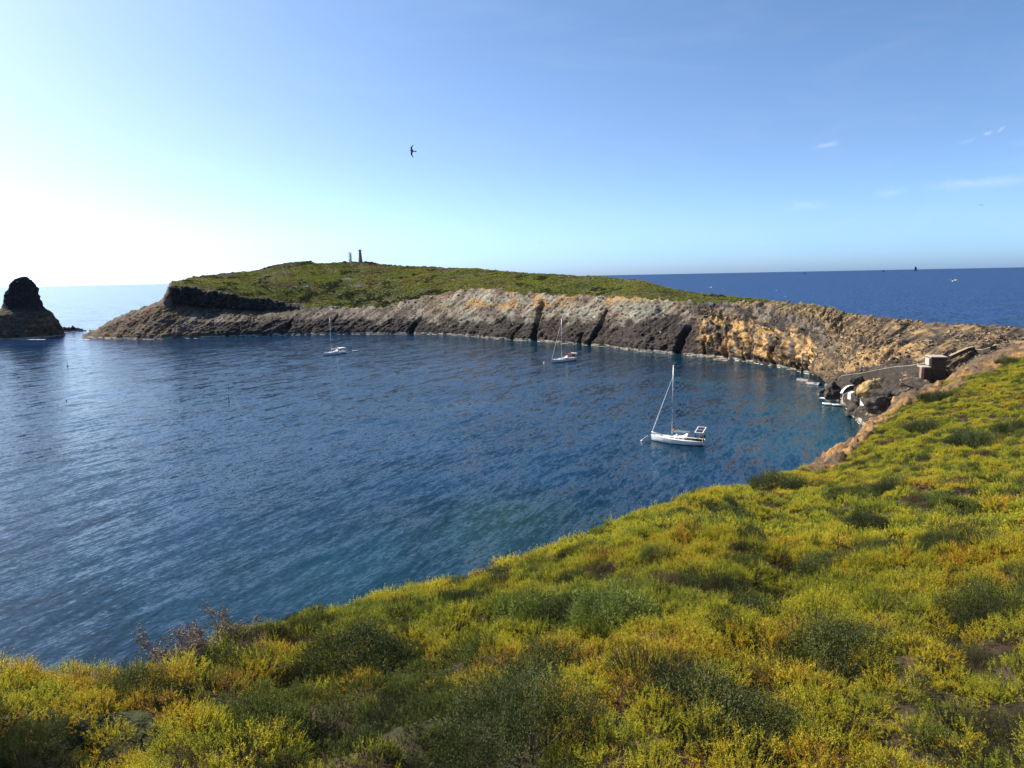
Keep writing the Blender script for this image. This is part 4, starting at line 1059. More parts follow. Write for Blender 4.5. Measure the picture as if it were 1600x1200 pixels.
# ------------------------------------------------------------------ boulders in the cove corner
def boulder(name, px, py, rr, w, h, seed, label, dep=None, rz=0.0, cuts=16, col=(.060, .050, .043), col2=(.10, .085, .07), sink=.35, tilt=(0, 0), top=None):
    """px,py: pixel of the foot; rr its range; w,h metres"""
    k_ = 1 / (1 + ((px - 800) / FPX) ** 2)          # widths were read off the wide-angle edge of the view
    w *= k_; h *= k_ ** .5; dep = (dep or w * .8) * k_ ** .5
    g = np.random.default_rng(seed)
    nth, nph = 56, 36
    th = np.linspace(0, 2 * math.pi, nth, endpoint=False); ph = np.linspace(.02, math.pi - .02, nph)
    T, P = np.meshgrid(th, ph)
    V = np.stack([np.cos(T) * np.sin(P), np.sin(T) * np.sin(P), np.cos(P)], -1).reshape(-1, 3)
    V = V / (np.abs(V) ** 2.8).sum(1)[:, None] ** (1 / 2.8)
    for i in range(cuts):
        n = g.normal(0, 1, 3); n[2] = n[2] * .8 + .1; n /= np.linalg.norm(n); d = g.uniform(.52, .88)
        dd = np.clip(V @ n - d, 0, None); V = V - n * dd[:, None] * .96
    V = V * np.array([w / 2, dep / 2, h / (2 - sink)])
    V += V / (np.linalg.norm(V, axis=1)[:, None] + 1e-6) * (.30 * fbm(V[:, 0] * .5, V[:, 1] * .5, V[:, 2] * .5 + seed, 4) * min(w, h) * .45)[:, None]
    Rm = np.array(Euler((tilt[0], tilt[1], rz)).to_matrix()); V = V @ Rm.T
    base = at(px, py, rr); c = base + np.array([0, 0, h * .5 * (1 - sink * .5)])
    cc = mixc(np.zeros((len(V), 3)) + np.array(col), col2, sstep(-.2, .4, fbm(V[:, 0] * .8, V[:, 1] * .8, V[:, 2] * .8 + seed, 4)))
    zw = V[:, 2] + c[2]
    cc = mixc(cc, [.42, .37, .30], (zw > .1) * (1 - sstep(.45, .7, zw)) * .7)
    o = np_mesh(name, V + 0.0, grid_faces(nph, nth, True)[:, ::-1], M_BOULDER, col=np.clip(cc, 0, 1))
    # the open rims at the poles are tiny: close them
    me = o.data
    import bmesh
    bm = bmesh.new(); bm.from_mesh(me); bmesh.ops.holes_fill(bm, edges=[e for e in bm.edges if e.is_boundary], sides=0); bmesh.ops.recalc_face_normals(bm, faces=bm.faces); bm.to_mesh(me); bm.free()
    o.location = c
    return tag(o, label, 'boulder', 'dark boulders in the corner of the cove')
M_BOULDER = rock_mat('boulder_rock', fine=1.8, amt=.5, bumpd=.35)
SR = lambda px, py: math.hypot(*sea(px, py)[:2])
BO = [
 ('boulder', 1303, 628, SR(1303, 628) + 2, 7.6, 6.0, 61, 'smooth dark boulder standing in the water left of the white landing', 6, .3),
 ('boulder', 1286, 620, SR(1286, 620) + 3, 3.0, 3.6, 62, 'narrow dark rock leaning on the left side of the smooth boulder', 3, .1),
 ('boulder', 1320, 633, SR(1320, 633) + 3.5, 2.6, 3.0, 63, 'small dark block in the gap below the white landing', 2.5, .2),
 ('boulder', 1335, 655, SR(1335, 655) + 3.5, 6.6, 6.4, 64, 'large dark boulder in front of the small block, right of the dinghies', 7, -.3),
 ('boulder', 1352, 664, SR(1352, 664) + 4, 4.6, 6.0, 65, 'jagged dark boulder dipping into the water beside the near slope', 7, .5),
 ('boulder', 1372, 648, 168, 5.4, 4.8, 66, 'dark boulder behind the jagged one, above the near slope', 9, .6),
 ('boulder', 1386, 628, 178, 6.6, 3.4, 67, 'long dark boulder right of the ochre rock slab', 9, .7),
 ('boulder', 1410, 622, 174, 5.4, 2.6, 68, 'flat dark boulder at the top of the near slope edge', 8, .6),
 ('boulder', 1340, 597, 200, 5.0, 2.4, 69, 'dark ledge behind the white landing', 5, .1),
 ('boulder', 1430, 604, 180, 6.0, 2.4, 70, 'dark rock under the stone platform', 8, .6),
]
for b in BO: boulder(*b[:8], dep=b[8], rz=b[9])
o = boulder('rock_slab', 1360, 618, 186, 8.5, 4.0, 75, 'bright ochre rock slab tilted between the dark boulders', dep=6, rz=.5, cuts=14, col=(.44, .30, .14), col2=(.33, .20, .085), tilt=(.5, -.35))
o['category'] = 'rock slab'; del o['group']
o = boulder('ochre_boulder', 1398, 632, 165, 2.6, 2.4, 77, 'ochre boulder at the edge of the green slope', dep=2.4, col=(.38, .25, .12), col2=(.26, .16, .08))
del o['group']
for i, (px, py, w, h) in enumerate([(1108, 558.5, 5, .9), (1126, 563, 6, .9), (1258, 594, 5, 1.0), (1272, 599, 4, 1.1), (1300, 603, 3, 1.2)]):
    r_ = SR(px, py)
    q = sea(px, py); 
    ridge_rock('shore_rock', [sea(px - w / 2 * FPX / r_, py + .6), sea(px + w / 2 * FPX / r_, py + 1.0 * (1 if i < 2 else 3))], [1.4, 1.0], [h, h * .7], 80 + i,
               ['pale flat rock awash under the dark sea cave', 'longer pale rock awash below the ochre cliff', 'dark rock awash at the end of the ochre cliff', 'dark rock awash nearest the boulders', 'low rock between the cliff foot and the smooth boulder'][i],
               cfun=(lambda V: np.zeros((len(V), 3)) + np.array([.30, .25, .18])) if i < 2 else None)

# ------------------------------------------------------------------ white landing, ropes, dinghies
def polywall(name, pts, th, hgt, mat, label=None, cat=None, parent=None, cope=None):
    """a wall along 3D top points"""
    pts = [np.array(p, float) for p in pts]; mb = MB()
    def ring(p, d, w, t0, b0):
        nn = np.array([-d[1], d[0], 0]); nn /= np.linalg.norm(nn)
        return [p + nn * w / 2 + [0, 0, t0], p - nn * w / 2 + [0, 0, t0], p - nn * w / 2 + [0, 0, b0], p + nn * w / 2 + [0, 0, b0]]
    def dirs(i):
        a = pts[max(0, i - 1)]; b = pts[min(len(pts) - 1, i + 1)]; d = (b - a)[:2]; return d / np.linalg.norm(d)
    mb.loft([[tuple(v) for v in ring(p, dirs(i), th, -.12 if cope else 0, -hgt)] for i, p in enumerate(pts)])
    o = mb.build(name, mat, parent)
    if cope:
        mc = MB(); mc.loft([[tuple(v) for v in ring(p, dirs(i), th + .16, .0, -.117)] for i, p in enumerate(pts)])
        c = mc.build('coping', cope, o)
    if label: tag(o, label, cat, kind='thing')
    return o
land = [at(1314.5, 614, 193), at(1317, 609.5, 194), at(1321, 605.5, 195), at(1326, 602.5, 196), at(1333, 601.5, 198)]
lo = polywall('landing', land, .45, 1.2, M_STONE, 'white painted curved stone landing between the dark boulders', 'landing', cope=M_WHITEP)
polywall('white_step', [at(1327, 614.5, 190), at(1333, 611.5, 191)], .9, 1.5, M_WHITEP, 'small white step just right of the curved landing', 'step')
polywall('white_step', [at(1347, 624, 184), at(1357, 620.5, 186)], 1.0, 1.5, M_WHITEP, 'white step on the large boulder below the ochre slab', 'step')
def rope(name, pts, rad, mat, label, cat):
    mb = MB(); mb.tube([tuple(p) for p in pts], rad, 5); return tag(mb.build(name, mat), label, cat)
rope('handrail', [at(1316.5, 631, 187), at(1316, 622, 188), at(1318, 616, 189), at(1328, 612, 190)], .06, M_WHITEP, 'thin white handrail climbing from the water to the landing', 'handrail')
rope('mooring_rope', [at(1343, 622, 184), at(1347, 626, 183), at(1350, 630, 182)], .06, M_TAN, 'rope lying over the large dark boulder', 'rope')

def dinghy(x0, y0, x1, y1, label, beam=1.5, motor=True, mat=None):
    a, b = sea(x0, y0), sea(x1, y1); c = (a + b) / 2; L = np.linalg.norm(b - a); rz = math.atan2(a[1] - b[1], a[0] - b[0])
    root = empty('dinghy', c, rz); tag(root, label, 'dinghy', 'white tenders')
    mb = MB(); h = L / 2
    mb.tube([(-h, beam * .42, .28), (-h * .3, beam * .44, .27), (h * .45, beam * .40, .31), (h * .82, beam * .22, .40), (h * .95, 0, .44), (h * .82, -beam * .22, .40), (h * .45, -beam * .40, .31), (-h * .3, -beam * .44, .27), (-h, -beam * .42, .28)], [.12, .21, .21, .2, .19, .2, .21, .21, .12], 8)
    mb.build('tube', mat or M_WHITEC, root, True)
    f = MB(); f.loft([[(-h * .92, beam * .36, .2), (-h * .92, -beam * .36, .2), (-h * .92, 0, -.12)], [(h * .4, beam * .34, .22), (h * .4, -beam * .34, .22), (h * .4, 0, -.08)], [(h * .85, .05, .3), (h * .85, -.05, .3), (h * .85, 0, .2)]]); f.build('floor', M_DECK, root)
    t = MB(); t.box((-h * .05, 0, .42), (.28, beam * .72, .06)); t.build('seat', M_GEL, root)
    if motor:
        m = MB(); m.box((-h * .98, 0, .62), (.26, .24, .42), taper=.8); m.box((-h * 1.0, 0, .2), (.12, .1, .7)); m.build('outboard', M_BLACK, root)
    return root
dinghy(1285, 632.3, 1302, 633.2, 'long white dinghy moored left of its neighbour at the cove boulders')
dinghy(1301, 634.6, 1316, 634.0, 'white dinghy moored right of its neighbour, touching the dark boulder')
dinghy(551, 549.5, 560, 548.7, 'small white tender floating behind the farthest yacht', motor=False)
dinghy(539, 552.2, 543.5, 551.7, 'tiny tender at the stern of the farthest yacht', beam=1.1, motor=False)

# ------------------------------------------------------------------ yachts
def yacht(bow_px, stern_px, mast_px, mast_top_px, label, style, B=3.9, FB=1.15):
    a, b = sea(*bow_px), sea(*stern_px); c = (a + b) / 2; L = float(np.linalg.norm(a - b)); rz = math.atan2(a[1] - b[1], a[0] - b[0])
    root = empty('sailing_yacht', c, rz); tag(root, label, 'yacht', 'yachts at anchor in the bay')
    h = L / 2; rr = math.hypot(c[0], c[1])
    def hw(t):   # half beam at deck, t 0 stern .. 1 bow
        return B / 2 * (np.interp(t, [0, .15, .35, .55, .75, .9, .97, 1], [.76, .88, 1.0, .98, .74, .36, .12, .02]))
    def sheer(t): return FB * np.interp(t, [0, .3, .6, 1], [.90, .86, .95, 1.22])
    rings = []
    for i in range(25):
        t = i / 24; w = float(hw(t)); s = float(sheer(t)); x = -h + t * L
        rk = float(np.interp(t, [0, .04, .9, 1], [.0, 0, 0, .35])); d = float(np.interp(t, [0, .25, .6, 1], [.05, -.45, -.55, .05]))
        ring = []
        for j in range(13):
            u = -1 + j / 6; au = abs(u)
            yy = w * (1 - (1 - au) ** 2.3) if au < 1 else w
            zz = d + (s - d) * au ** 2.1
            xx = x - (1 - au) * rk * (1 if t > .5 else 0) - (.35 * (zz - .1) if t < .02 else 0) * -1
            ring.append((xx, math.copysign(yy, u) if au > 1e-6 else 0.0, zz))
        rings.append(ring)
    mb = MB(); mb.loft(rings, closed=False)
    n0 = len(mb.v); mb.f.append(tuple(range(13)))
    hull = mb.build('hull', M_GEL, root, True)
    # stripe and boot top, 12 mm proud of the hull
    st = MB()
    def strip(za, zb, off, t0=0.02, t1=.985):
        for sgn in (1, -1):
            vs = []
            for i in range(25):
                t = t0 + (t1 - t0) * i / 24; w = float(hw(t)); s = float(sheer(t)); d = float(np.interp(t, [0, .25, .6, 1], [.05, -.45, -.55, .05])); rk = float(np.interp(t, [0, .9, 1], [0, 0, .35]))
                row = []
                for z in (za, zb):
                    zz = z if z > 0.2 else z; au = max(0, min(1, (zz - d) / (s - d))) ** (1 / 2.1); yy = w * (1 - (1 - au) ** 2.3)
                    row.append((-h + t * L - (1 - au) * rk * (t > .5), sgn * (yy + off), zz))
                vs.append(row)
            for i in range(24):
                q = [vs[i][0], vs[i + 1][0], vs[i + 1][1], vs[i][1]]; k = [(p[0], p[1] - sgn * (off + .02), p[2]) for p in q]
                st.add(q + k, [(0, 1, 2, 3), (0, 4, 5, 1), (3, 2, 6, 7)])
    strip(-.05, .14, .014); st.build('boot_stripe', M_BOOT, hull)
    # windows in the topsides
    # deck
    dk = MB(); ed = []
    for i in range(25):
        t = i / 24; w = float(hw(t)) - .03; s = float(sheer(t)) - .03; x = -h + t * L
        ed.append([(x, -w, s), (x, -w * .5, s + .05), (x, 0, s + .07), (x, w * .5, s + .05), (x, w, s)])
    # cockpit well between t .06 and .34 cut out of the middle
    for i in range(24):
        for j in range(4):
            if 2 <= i <= 7 and j in (1, 2): continue
            dk.add([ed[i][j], ed[i][j + 1], ed[i + 1][j + 1], ed[i + 1][j]], [(0, 3, 2, 1)])
    deck = dk.build('deck', M_DECK, root, False)
    xa, xb = ed[2][0][0], ed[8][0][0]; wv = float(hw(.2)) * .5; zt = float(sheer(.2)) + .02
    ck = MB(); ck.add([(xa, -wv, zt), (xb, -wv, zt), (xb, wv, zt), (xa, wv, zt), (xa, -wv, zt - .6), (xb, -wv, zt - .6), (xb, wv, zt - .6), (xa, wv, zt - .6)], [(4, 5, 6, 7), (0, 4, 5, 1), (2, 6, 7, 3), (1, 5, 6, 2), (0, 3, 7, 4)])
    ck.box(((xa + xb) / 2, wv * .78, zt - .38), (xb - xa - .1, wv * .4, .42)); ck.box(((xa + xb) / 2, -wv * .78, zt - .38), (xb - xa - .1, wv * .4, .42))
    ck.build('cockpit', M_TEAK if style == 0 else M_DECK, root)
    # coachroof
    rf = MB(); rr_ = []
    for i in range(13):
        t = .34 + .40 * i / 12; x = -h + t * L; w = float(hw(t)) * np.interp(t, [.34, .5, .74], [.66, .66, .34]); z = float(sheer(t)) + .0; hh = float(np.interp(t, [.34, .36, .5, .66, .74], [.30, .50, .46, .26, .04]))
        rr_.append([(x, -w, z), (x, -w * .94, z + hh * .75), (x, -w * .7, z + hh), (x, 0, z + hh * 1.12), (x, w * .7, z + hh), (x, w * .94, z + hh * .75), (x, w, z)])
    rf.loft(rr_, closed=True); cabin = rf.build('coachroof', M_GEL, root, False)
    for t0, t1 in ((.385, .43), (.46, .51), (.54, .62)):
        for sg in (1, -1):
            p = []
            for t, k in ((t0, 0), (t1, 0), (t1, 1), (t0, 1)):
                w = float(hw(t)) * np.interp(t, [.34, .5, .74], [.66, .66, .34]); z = float(sheer(t)); hh = float(np.interp(t, [.34, .36, .5, .66, .74], [.30, .50, .46, .26, .04]))
                kk = .28 + k * .40; p.append((-h + t * L, sg * (w * (1 - .06 * kk / .75) + .012), z + hh * kk))
            w_ = MB(); w_.add(p + [(q[0], q[1] - sg * .03, q[2]) for q in p], [(0, 1, 2, 3), (4, 7, 6, 5), (0, 4, 5, 1), (1, 5, 6, 2), (2, 6, 7, 3), (3, 7, 4, 0)]); w_.build('window', M_DARKGL, cabin)
    for t in (.60, .80):
        hb = MB(); z = float(sheer(t)) + float(np.interp(t, [.34, .36, .5, .66, .74], [.30, .50, .46, .26, .04])) * 1.12 + .05; hb.box((-h + t * L, 0, z + (.03 if t > .7 else 0)), (.5, .5, .05)); hb.build('hatch', M_DARKGL, root)
    # mast from the pixels of its foot and head
    tm = mast_px; xm = -h + tm * L; zd = float(sheer(tm)) + .25
    top = at(mast_top_px[0], mast_top_px[1], rr); ztop = float(top[2]); zh = ztop - .4
    ms = MB(); ms.tube([(xm, 0, zd - .3), (xm - .05, 0, zd + (zh - zd) * .5), (xm - .12, 0, zh)], [.11, .09, .06], 8); mast = ms.build('mast', M_ALU, root, True)
    wv_ = MB(); wv_.tube([(xm - .12, 0, zh), (xm - .12, 0, zh + .7)], .015, 4); wv_.box((xm - .3, 0, zh + .3), (.4, .02, .08)); wv_.build('wind_vane', M_STEEL, mast)
    for f, wd in ((.36, 1.0), (.66, .75)):
        zz = zd + (zh - zd) * f
        for sg in (1, -1):
            s_ = MB(); s_.tube([(xm - .06, 0, zz), (xm - .35, sg * wd, zz + .1)], [.06, .04], 5); s_.build('spreader', M_ALU, mast)
    bowt = (h - .15, 0, float(sheer(1)) + .1)
    fz = .84 if style == 0 else .95
    gt = (xm - .06 + (h * 0), 0, zd + (zh - zd) * fz)
    gn = MB(); g0, g1 = Vector(bowt), Vector(gt); gn.tube([g0, g0.lerp(g1, .03), g0.lerp(g1, .25), g0.lerp(g1, .7), g0.lerp(g1, .98)], [.04, .09, .10, .07, .03], 7)
    gn.build('furled_headsail', [M_WHITEC, M_CREAM, M_NAVY][style], root, True)
    rg = MB(); r0 = .009
    for sg in (1, -1):
        rg.tube([(xm - .3, sg * (B / 2 * .92), float(sheer(tm))), (xm - .35, sg * 1.0, zd + (zh - zd) * .36), (xm - .35, sg * .75, zd + (zh - zd) * .66), (xm - .12, 0, zh)], r0, 3)
        rg.tube([(-h + .1, sg * B * .28, float(sheer(0))), (xm - .15, 0, zh)], r0, 3)
    rg.build('rigging', M_STEEL, root)
    # boom and stowed mainsail
    zb = zd + 1.0; xe = xm - L * .36
    bm_ = MB(); bm_.tube([(xm - .1, 0, zb), (xe, 0, zb + .12)], .09, 6); boom = bm_.build('boom', M_ALU, root, True)
    sc = MB(); rgs = []
    for i in range(11):
        t = i / 10; x = xm - .15 + (xe + .2 - xm) * t; hh = (.62 - .38 * t) * (1 + .12 * math.sin(i * 2.1)); z0 = zb + .08 + .12 * t
        rgs.append([(x, -.13, z0), (x, -.16, z0 + hh * .4), (x, 0, z0 + hh), (x, .16, z0 + hh * .4), (x, .13, z0)])
    sc.loft(rgs); sc.build('sail_cover', [M_CREAM, M_RED, M_CREAM][style], boom, True)
    if style == 0:
        tb = MB(); tb.tube([(xm - .12, 0, zb + .1), (xm - .55, 0, zb + .6), (xm - .5, 0, zb + .8)], [.28, .24, .08], 7); tb.build('cover_front', M_TAN, boom, True)
    # sprayhood
    sp = MB(); rs = []
    xs0 = -h + .40 * L; wS = float(hw(.36)) * .60; z0 = float(sheer(.36)) + .42
    for i in range(7):
        t = i / 6; x = xs0 - t * 1.25; hh = .85 * math.sin(min(1, t * 1.05) * math.pi / 2) + .02
        rs.append([(x, wS * math.cos(p) * (1.0), z0 + hh * math.sin(p)) for p in np.linspace(0, math.pi, 9)])
    sp.loft(rs, closed=False); sp.build('sprayhood', [M_WHITEC, M_WHITEC, M_WHITEC][style], root, True)
    # guard rails
    gr = MB()
    for sg in (1, -1):
        tops = []
        for t in (.03, .15, .28, .42, .56, .70, .84, .93, .995):
            p = (-h + t * L, sg * max(.05, float(hw(t)) - .06), float(sheer(t))); q = (p[0], p[1], p[2] + .62); gr.tube([p, q], .016, 4); tops.append(q)
        gr.tube(tops, .012, 4); gr.tube([(p[0], p[1], p[2] - .3) for p in tops], .009, 4)
    gr.build('guard_rail', M_STEEL, root)
    # wheel
    wh = MB(); wh.tube([(-h + .11 * L, .45 * math.cos(a_), float(sheer(.1)) + .45 + .45 * math.sin(a_)) for a_ in np.linspace(0, 2 * math.pi, 17)], .022, 4, cap=False); wh.box((-h + .11 * L + .06, 0, float(sheer(.1)) + .2), (.2, .3, .8)); wh.build('steering_wheel', M_STEEL, root)
    if style == 0:
        # stern gantry carrying two dark solar panels in a white frame
        ga = MB(); xg = -h + .35
        for dx in (0, .9):
            e = []
            for sg in (1, -1): e.append([(xg + dx, sg * 1.35, float(sheer(0))), (xg + dx, sg * 1.3, 3.1 - .17 * 1.3 * sg)])
            ga.tube([e[0][0], e[0][1], e[1][1], e[1][0]], .03, 5)
        ga.tube([(xg, 1.3, 2.9), (xg + .9, 1.3, 2.9)], .03, 5); ga.tube([(xg, 0, 3.08), (xg + .9, 0, 3.08)], .03, 5)
        gantry = ga.build('gantry', M_STEEL, root)
        fr = MB()
        for yy in (-1.62, 0, 1.62): fr.box((xg + .45, yy, 3.22), (1.75, .16, .08))
        for xx in (-.36, 1.26): fr.box((xg + xx, 0, 3.221), (.16, 3.4, .08))
        fo = fr.build('panel_frame', M_WHITEP, gantry)
        for yy in (-.81, .81):
            pn_ = MB(); pn_.box((xg + .45, yy, 3.20), (1.44, 1.44, .05)); pn_.build('solar_panel', M_PANEL, gantry)
        for ch in list(gantry.children):
            for v in ch.data.vertices: v.co.z -= .17 * v.co.y
        for sg in (1, -1):
            dc = MB(); dc.box((-h + 1.2, sg * (float(hw(.1)) - .06), float(sheer(.1)) + .33), (2.3, .03, .52)); dc.build('dodger', M_BLACK, root)
        ob = MB(); ob.box((-h - .05, 1.1, 1.35), (.28, .26, .5), taper=.8); ob.box((-h - .05, 1.1, .95), (.1, .1, .5)); ob.build('outboard', M_BLACK, root)
        lr = MB(); lr.lathe([(.02, -.18), (.25, -.18), (.27, 0), (.25, .18), (.02, .18)], 12, (-h + .2, -1.2, 1.75)); lr.build('life_raft', M_BLACK, root)
        vent = MB(); vent.lathe([(.22, 0), (.24, .25), (.16, .42), (.02, .46)], 12, (-h + .50 * L, .2, float(sheer(.5)) + .5)); vent.build('deck_box', M_GEL, root, True)
    if style in (1, 2):
        bi = MB(); x0, x1 = -h + .04 * L, -h + .34 * L; rs = []
        for i in range(7):
            x = x0 + (x1 - x0) * i / 6; rs.append([(x, B * .40 * math.cos(p) * 1.0, 2.75 + .28 * math.sin(p) - .1 * abs(i - 3) / 3) for p in np.linspace(0, math.pi, 9)] + [(x, B * .36 * math.cos(p), 2.71 + .25 * math.sin(p) - .1 * abs(i - 3) / 3) for p in np.linspace(math.pi, 0, 9)])
        bi.loft(rs); bim = bi.build('bimini', [None, M_RED, M_WHITEC][style], root, True)
        for sg in (1, -1):
            for x in (x0 + .1, x1 - .1):
                po = MB(); po.tube([(x, sg * B * .4, float(sheer(.1))), (x, sg * B * .39, 2.72)], .025, 4); po.build('bimini_post', M_STEEL, root)
        if style == 1:
            sc2 = MB(); sc2.box((x0 + .1, 0, 3.05), (1.0, 3.1, .06)); sc2.box((x0 - .35, 0, 2.85), (.08, 3.1, .5)); sc2.build('solar_panel', M_WHITEP, root)
            cu = MB(); cu.box(((x0 + x1) / 2, B * .38, 2.1), (1.6, .03, .7)); cu.build('side_curtain', M_RED, root)
    kl = MB(); kl.box((0, 0, -1.1), (L * .16, .22, 1.5), taper=1.3); kl.build('keel', M_BOOT, root)
    return root, L
Y1, L1 = yacht((1017, 688), (1100, 695.5), .60, (1055.5, 567.5), 'nearest white yacht with two dark solar panels over its stern', 0)
Y2, L2 = yacht((862, 567), (898.5, 562.2), .58, (877.5, 497), 'white yacht with a burgundy cockpit canopy, middle one of the three', 1)
Y3, L3 = yacht((505, 555.8), (539, 551.5), .62, (515.5, 496), 'farthest white yacht with a white bimini and dark furled headsail', 2)

# ------------------------------------------------------------------ buoys and markers
def buoy(px, py, size, mat, name, label, cat='buoy', pole=0.0, lean=.0):
    q = sea(px, py); root = empty(name, q); tag(root, label, cat)
    mb = MB(); mb.lathe([(.02, -.5 * size), (.4 * size, -.3 * size), (.5 * size, 0), (.38 * size, .35 * size), (.1 * size, .5 * size)], 12); mb.build('float', mat, root, True)
    p = MB(); p.tube([(0, 0, .4 * size), (lean, 0, max(.9 * size, pole))], .05 if pole == 0 else .09, 5); p.build('pole' if pole else 'ring', M_STEEL if pole == 0 else mat, root)
    return root
buoy(850, 567, .75, M_WHITEP, 'mooring_buoy', 'small white mooring buoy left of the middle yacht')
b_ = buoy(1003, 689, .6, M_WHITEP, 'mooring_buoy', 'white mooring buoy ahead of the nearest yacht with a pick-up stick', pole=1.2, lean=1.3)
buoy(357.3, 628, .7, M_BOOT, 'marker_buoy', 'dark spar marker in the open bay below the other markers', pole=2.2)
buoy(357, 606, .6, M_BOOT, 'marker_buoy', 'dark marker float above the spar marker in the open bay', pole=1.2)
buoy(105.5, 572, .9, M_BOOT, 'marker_buoy', 'dark spar marker in the bright water near the sea stack', pole=3.0)
buoy(377, 601.5, .5, M_BOOT, 'net_float', 'dark float right of the upper marker', 'float')
buoy(103.5, 626, .5, M_BOOT, 'net_float', 'lone dark float in the left of the bay', 'float')
mr = MB(); a = sea(1003, 689); b = sea(1017, 688); mr.tube([a + [0, 0, .15], (a + b) / 2 + [0, 0, .5], b + [0, 0, 1.2]], .03, 4); tag(mr.build('mooring_line', M_TAN), 'mooring line from the buoy to the bow of the nearest yacht', 'rope')

# ------------------------------------------------------------------ lighthouse, tank tower, huts, walls
def hl_z(px, py0, rr): return at(px, py0, rr)
RL = math.hypot(*sea(563, 522)[:2]) + 165
def lighthouse():
    q = at(563.3, 410, RL); u = RL / FPX
    root = empty('lighthouse', q, .4); tag(root, 'tapered brown stone lighthouse with a dark gallery on the hilltop', 'lighthouse')
    Ht = (409.5 - 392.7) * u
    tw = MB(); tw.lathe([(3.4 * u, -2.5), (3.35 * u, 0), (2.6 * u, Ht * .45), (1.95 * u, Ht * .92), (1.9 * u, Ht)], 8); t = tw.build('tower', M_STONE2, root)
    for k, (z, a) in enumerate(((Ht * .25, 0), (Ht * .55, 0), (Ht * .78, 0))):
        for an in (-math.pi / 2, math.pi * 1.0):
            w = MB(); r_ = float(np.interp(z, [0, Ht * .45, Ht * .92], [3.35 * u, 2.6 * u, 1.95 * u])) * .93; w.box((0, 0, 0), (.12, .55, .9)); o = w.build('window', M_DARKGL, t); o.location = (r_ * math.cos(an), r_ * math.sin(an), z); o.rotation_euler = (0, 0, an)
    g = MB(); g.lathe([(2.0 * u, 0), (2.75 * u, .35), (2.75 * u, .75), (2.0 * u, .8)], 12, (0, 0, Ht)); ga = g.build('gallery', M_BOOT, root)
    rl = MB()
    for k in range(12):
        a = k * math.pi / 6; rl.tube([(2.6 * u * math.cos(a), 2.6 * u * math.sin(a), Ht + .7), (2.6 * u * math.cos(a), 2.6 * u * math.sin(a), Ht + 1.5)], .035, 4)
    rl.tube([(2.6 * u * math.cos(a), 2.6 * u * math.sin(a), Ht + 1.5) for a in np.linspace(0, 2 * math.pi, 13)], .04, 4, cap=False); rl.build('railing', M_STEEL, ga)
    ln = MB(); ln.lathe([(.9 * u, .8), (.9 * u, 2.0), (1.0 * u, 2.05)], 8, (0, 0, Ht)); ln.build('lantern', M_WHITEP, root)
    dm = MB(); dm.lathe([(1.05 * u, 2.05), (.8 * u, 2.4), (.25 * u, 2.75), (.06, 3.4)], 10, (0, 0, Ht)); dm.build('dome', M_ALU, root)
lighthouse()
def white_tower():
    u = RL / FPX; q = at(547, 409.5, RL + 3); root = empty('water_tower', q, -.85); tag(root, 'square pale grey tower with a dark open top left of the lighthouse', 'tower')
    Ht = 14.2 * u; W = 4.6 * u
    b = MB(); b.box((0, 0, Ht / 2 - 1), (W, W * .8, Ht + 1.2 - .8)); bo = b.build('wall', M_WHITEP, root)
    t = MB(); t.box((0, 0, Ht - .35), (W + .3, W * .8 + .3, .3)); t.build('roof_slab', M_BOOT, root)
    for sx in (-1, 1):
        for sy in (-1, 1):
            p = MB(); p.box((sx * (W / 2 - .15), sy * (W * .4 - .15), Ht - .1), (.25, .25, .8)); p.build('post', M_LIME, root)
    for k in range(2):
        w = MB(); w.box((-W * .2 + k * W * .38, -W * .4 - .02, Ht * (.30 + .3 * k)), (.5, .06, .9)); w.build('window', M_DARKGL, bo)
    d = MB(); d.box((W * .36, -W * .4 - .02, Ht * .16), (.8, .07, 1.9)); d.build('door', M_BOOT, bo)
white_tower()
# low outcrops on the crest
for i, (px, py, wpx, hm, lb) in enumerate([(485, 407.5, 5, .6, 'dark outcrop on the highest point left of the towers'), (538, 409, 7, .9, 'dark outcrop just left of the pale tower'), (571, 409.2, 5, .7, 'dark outcrop at the right foot of the lighthouse'), (527, 411, 5, .6, 'small outcrop on the dip of the crest')]):
    q = at(px, py, RL if i else RL); 
    rr_ = float(np.hypot(q[0], q[1])); w = wpx / FPX * rr_
    o = boulder('outcrop', px, py + 1.0, RL, w, hm * 1.8, 120 + i, lb); o['category'] = 'outcrop'; o['group'] = 'outcrops on the headland crest'
def hut(px0, px1, py, hpx, rr, label, name='hut'):
    q = at((px0 + px1) / 2, py, rr); u = rr / FPX; root = empty(name, q, -.05); tag(root, label, 'hut', 'white huts on the skyline')
    W = (px1 - px0) * u; Hh = hpx * u
    b = MB(); b.box((0, 0, Hh / 2 - 1.0), (W, 3, Hh + 2.0)); bo = b.build('wall', M_WHITEP, root)
    r_ = MB(); r_.box((0, 0, Hh + .12), (W + .3, 3.3, .22)); r_.build('roof', M_LIME, root)
    w = MB(); w.box((W * .2, -1.52, Hh * .5), (.5, .08, .5)); w.build('window', M_DARKGL, bo)
rh = math.hypot(*sea(857, 534.5)[:2]) + 88
hut(848.3, 857, 433.2, 4.4, rh, 'left of the two tiny white huts on the skyline')
hut(858.6, 867, 433.5, 4.4, rh, 'right of the two tiny white huts on the skyline')
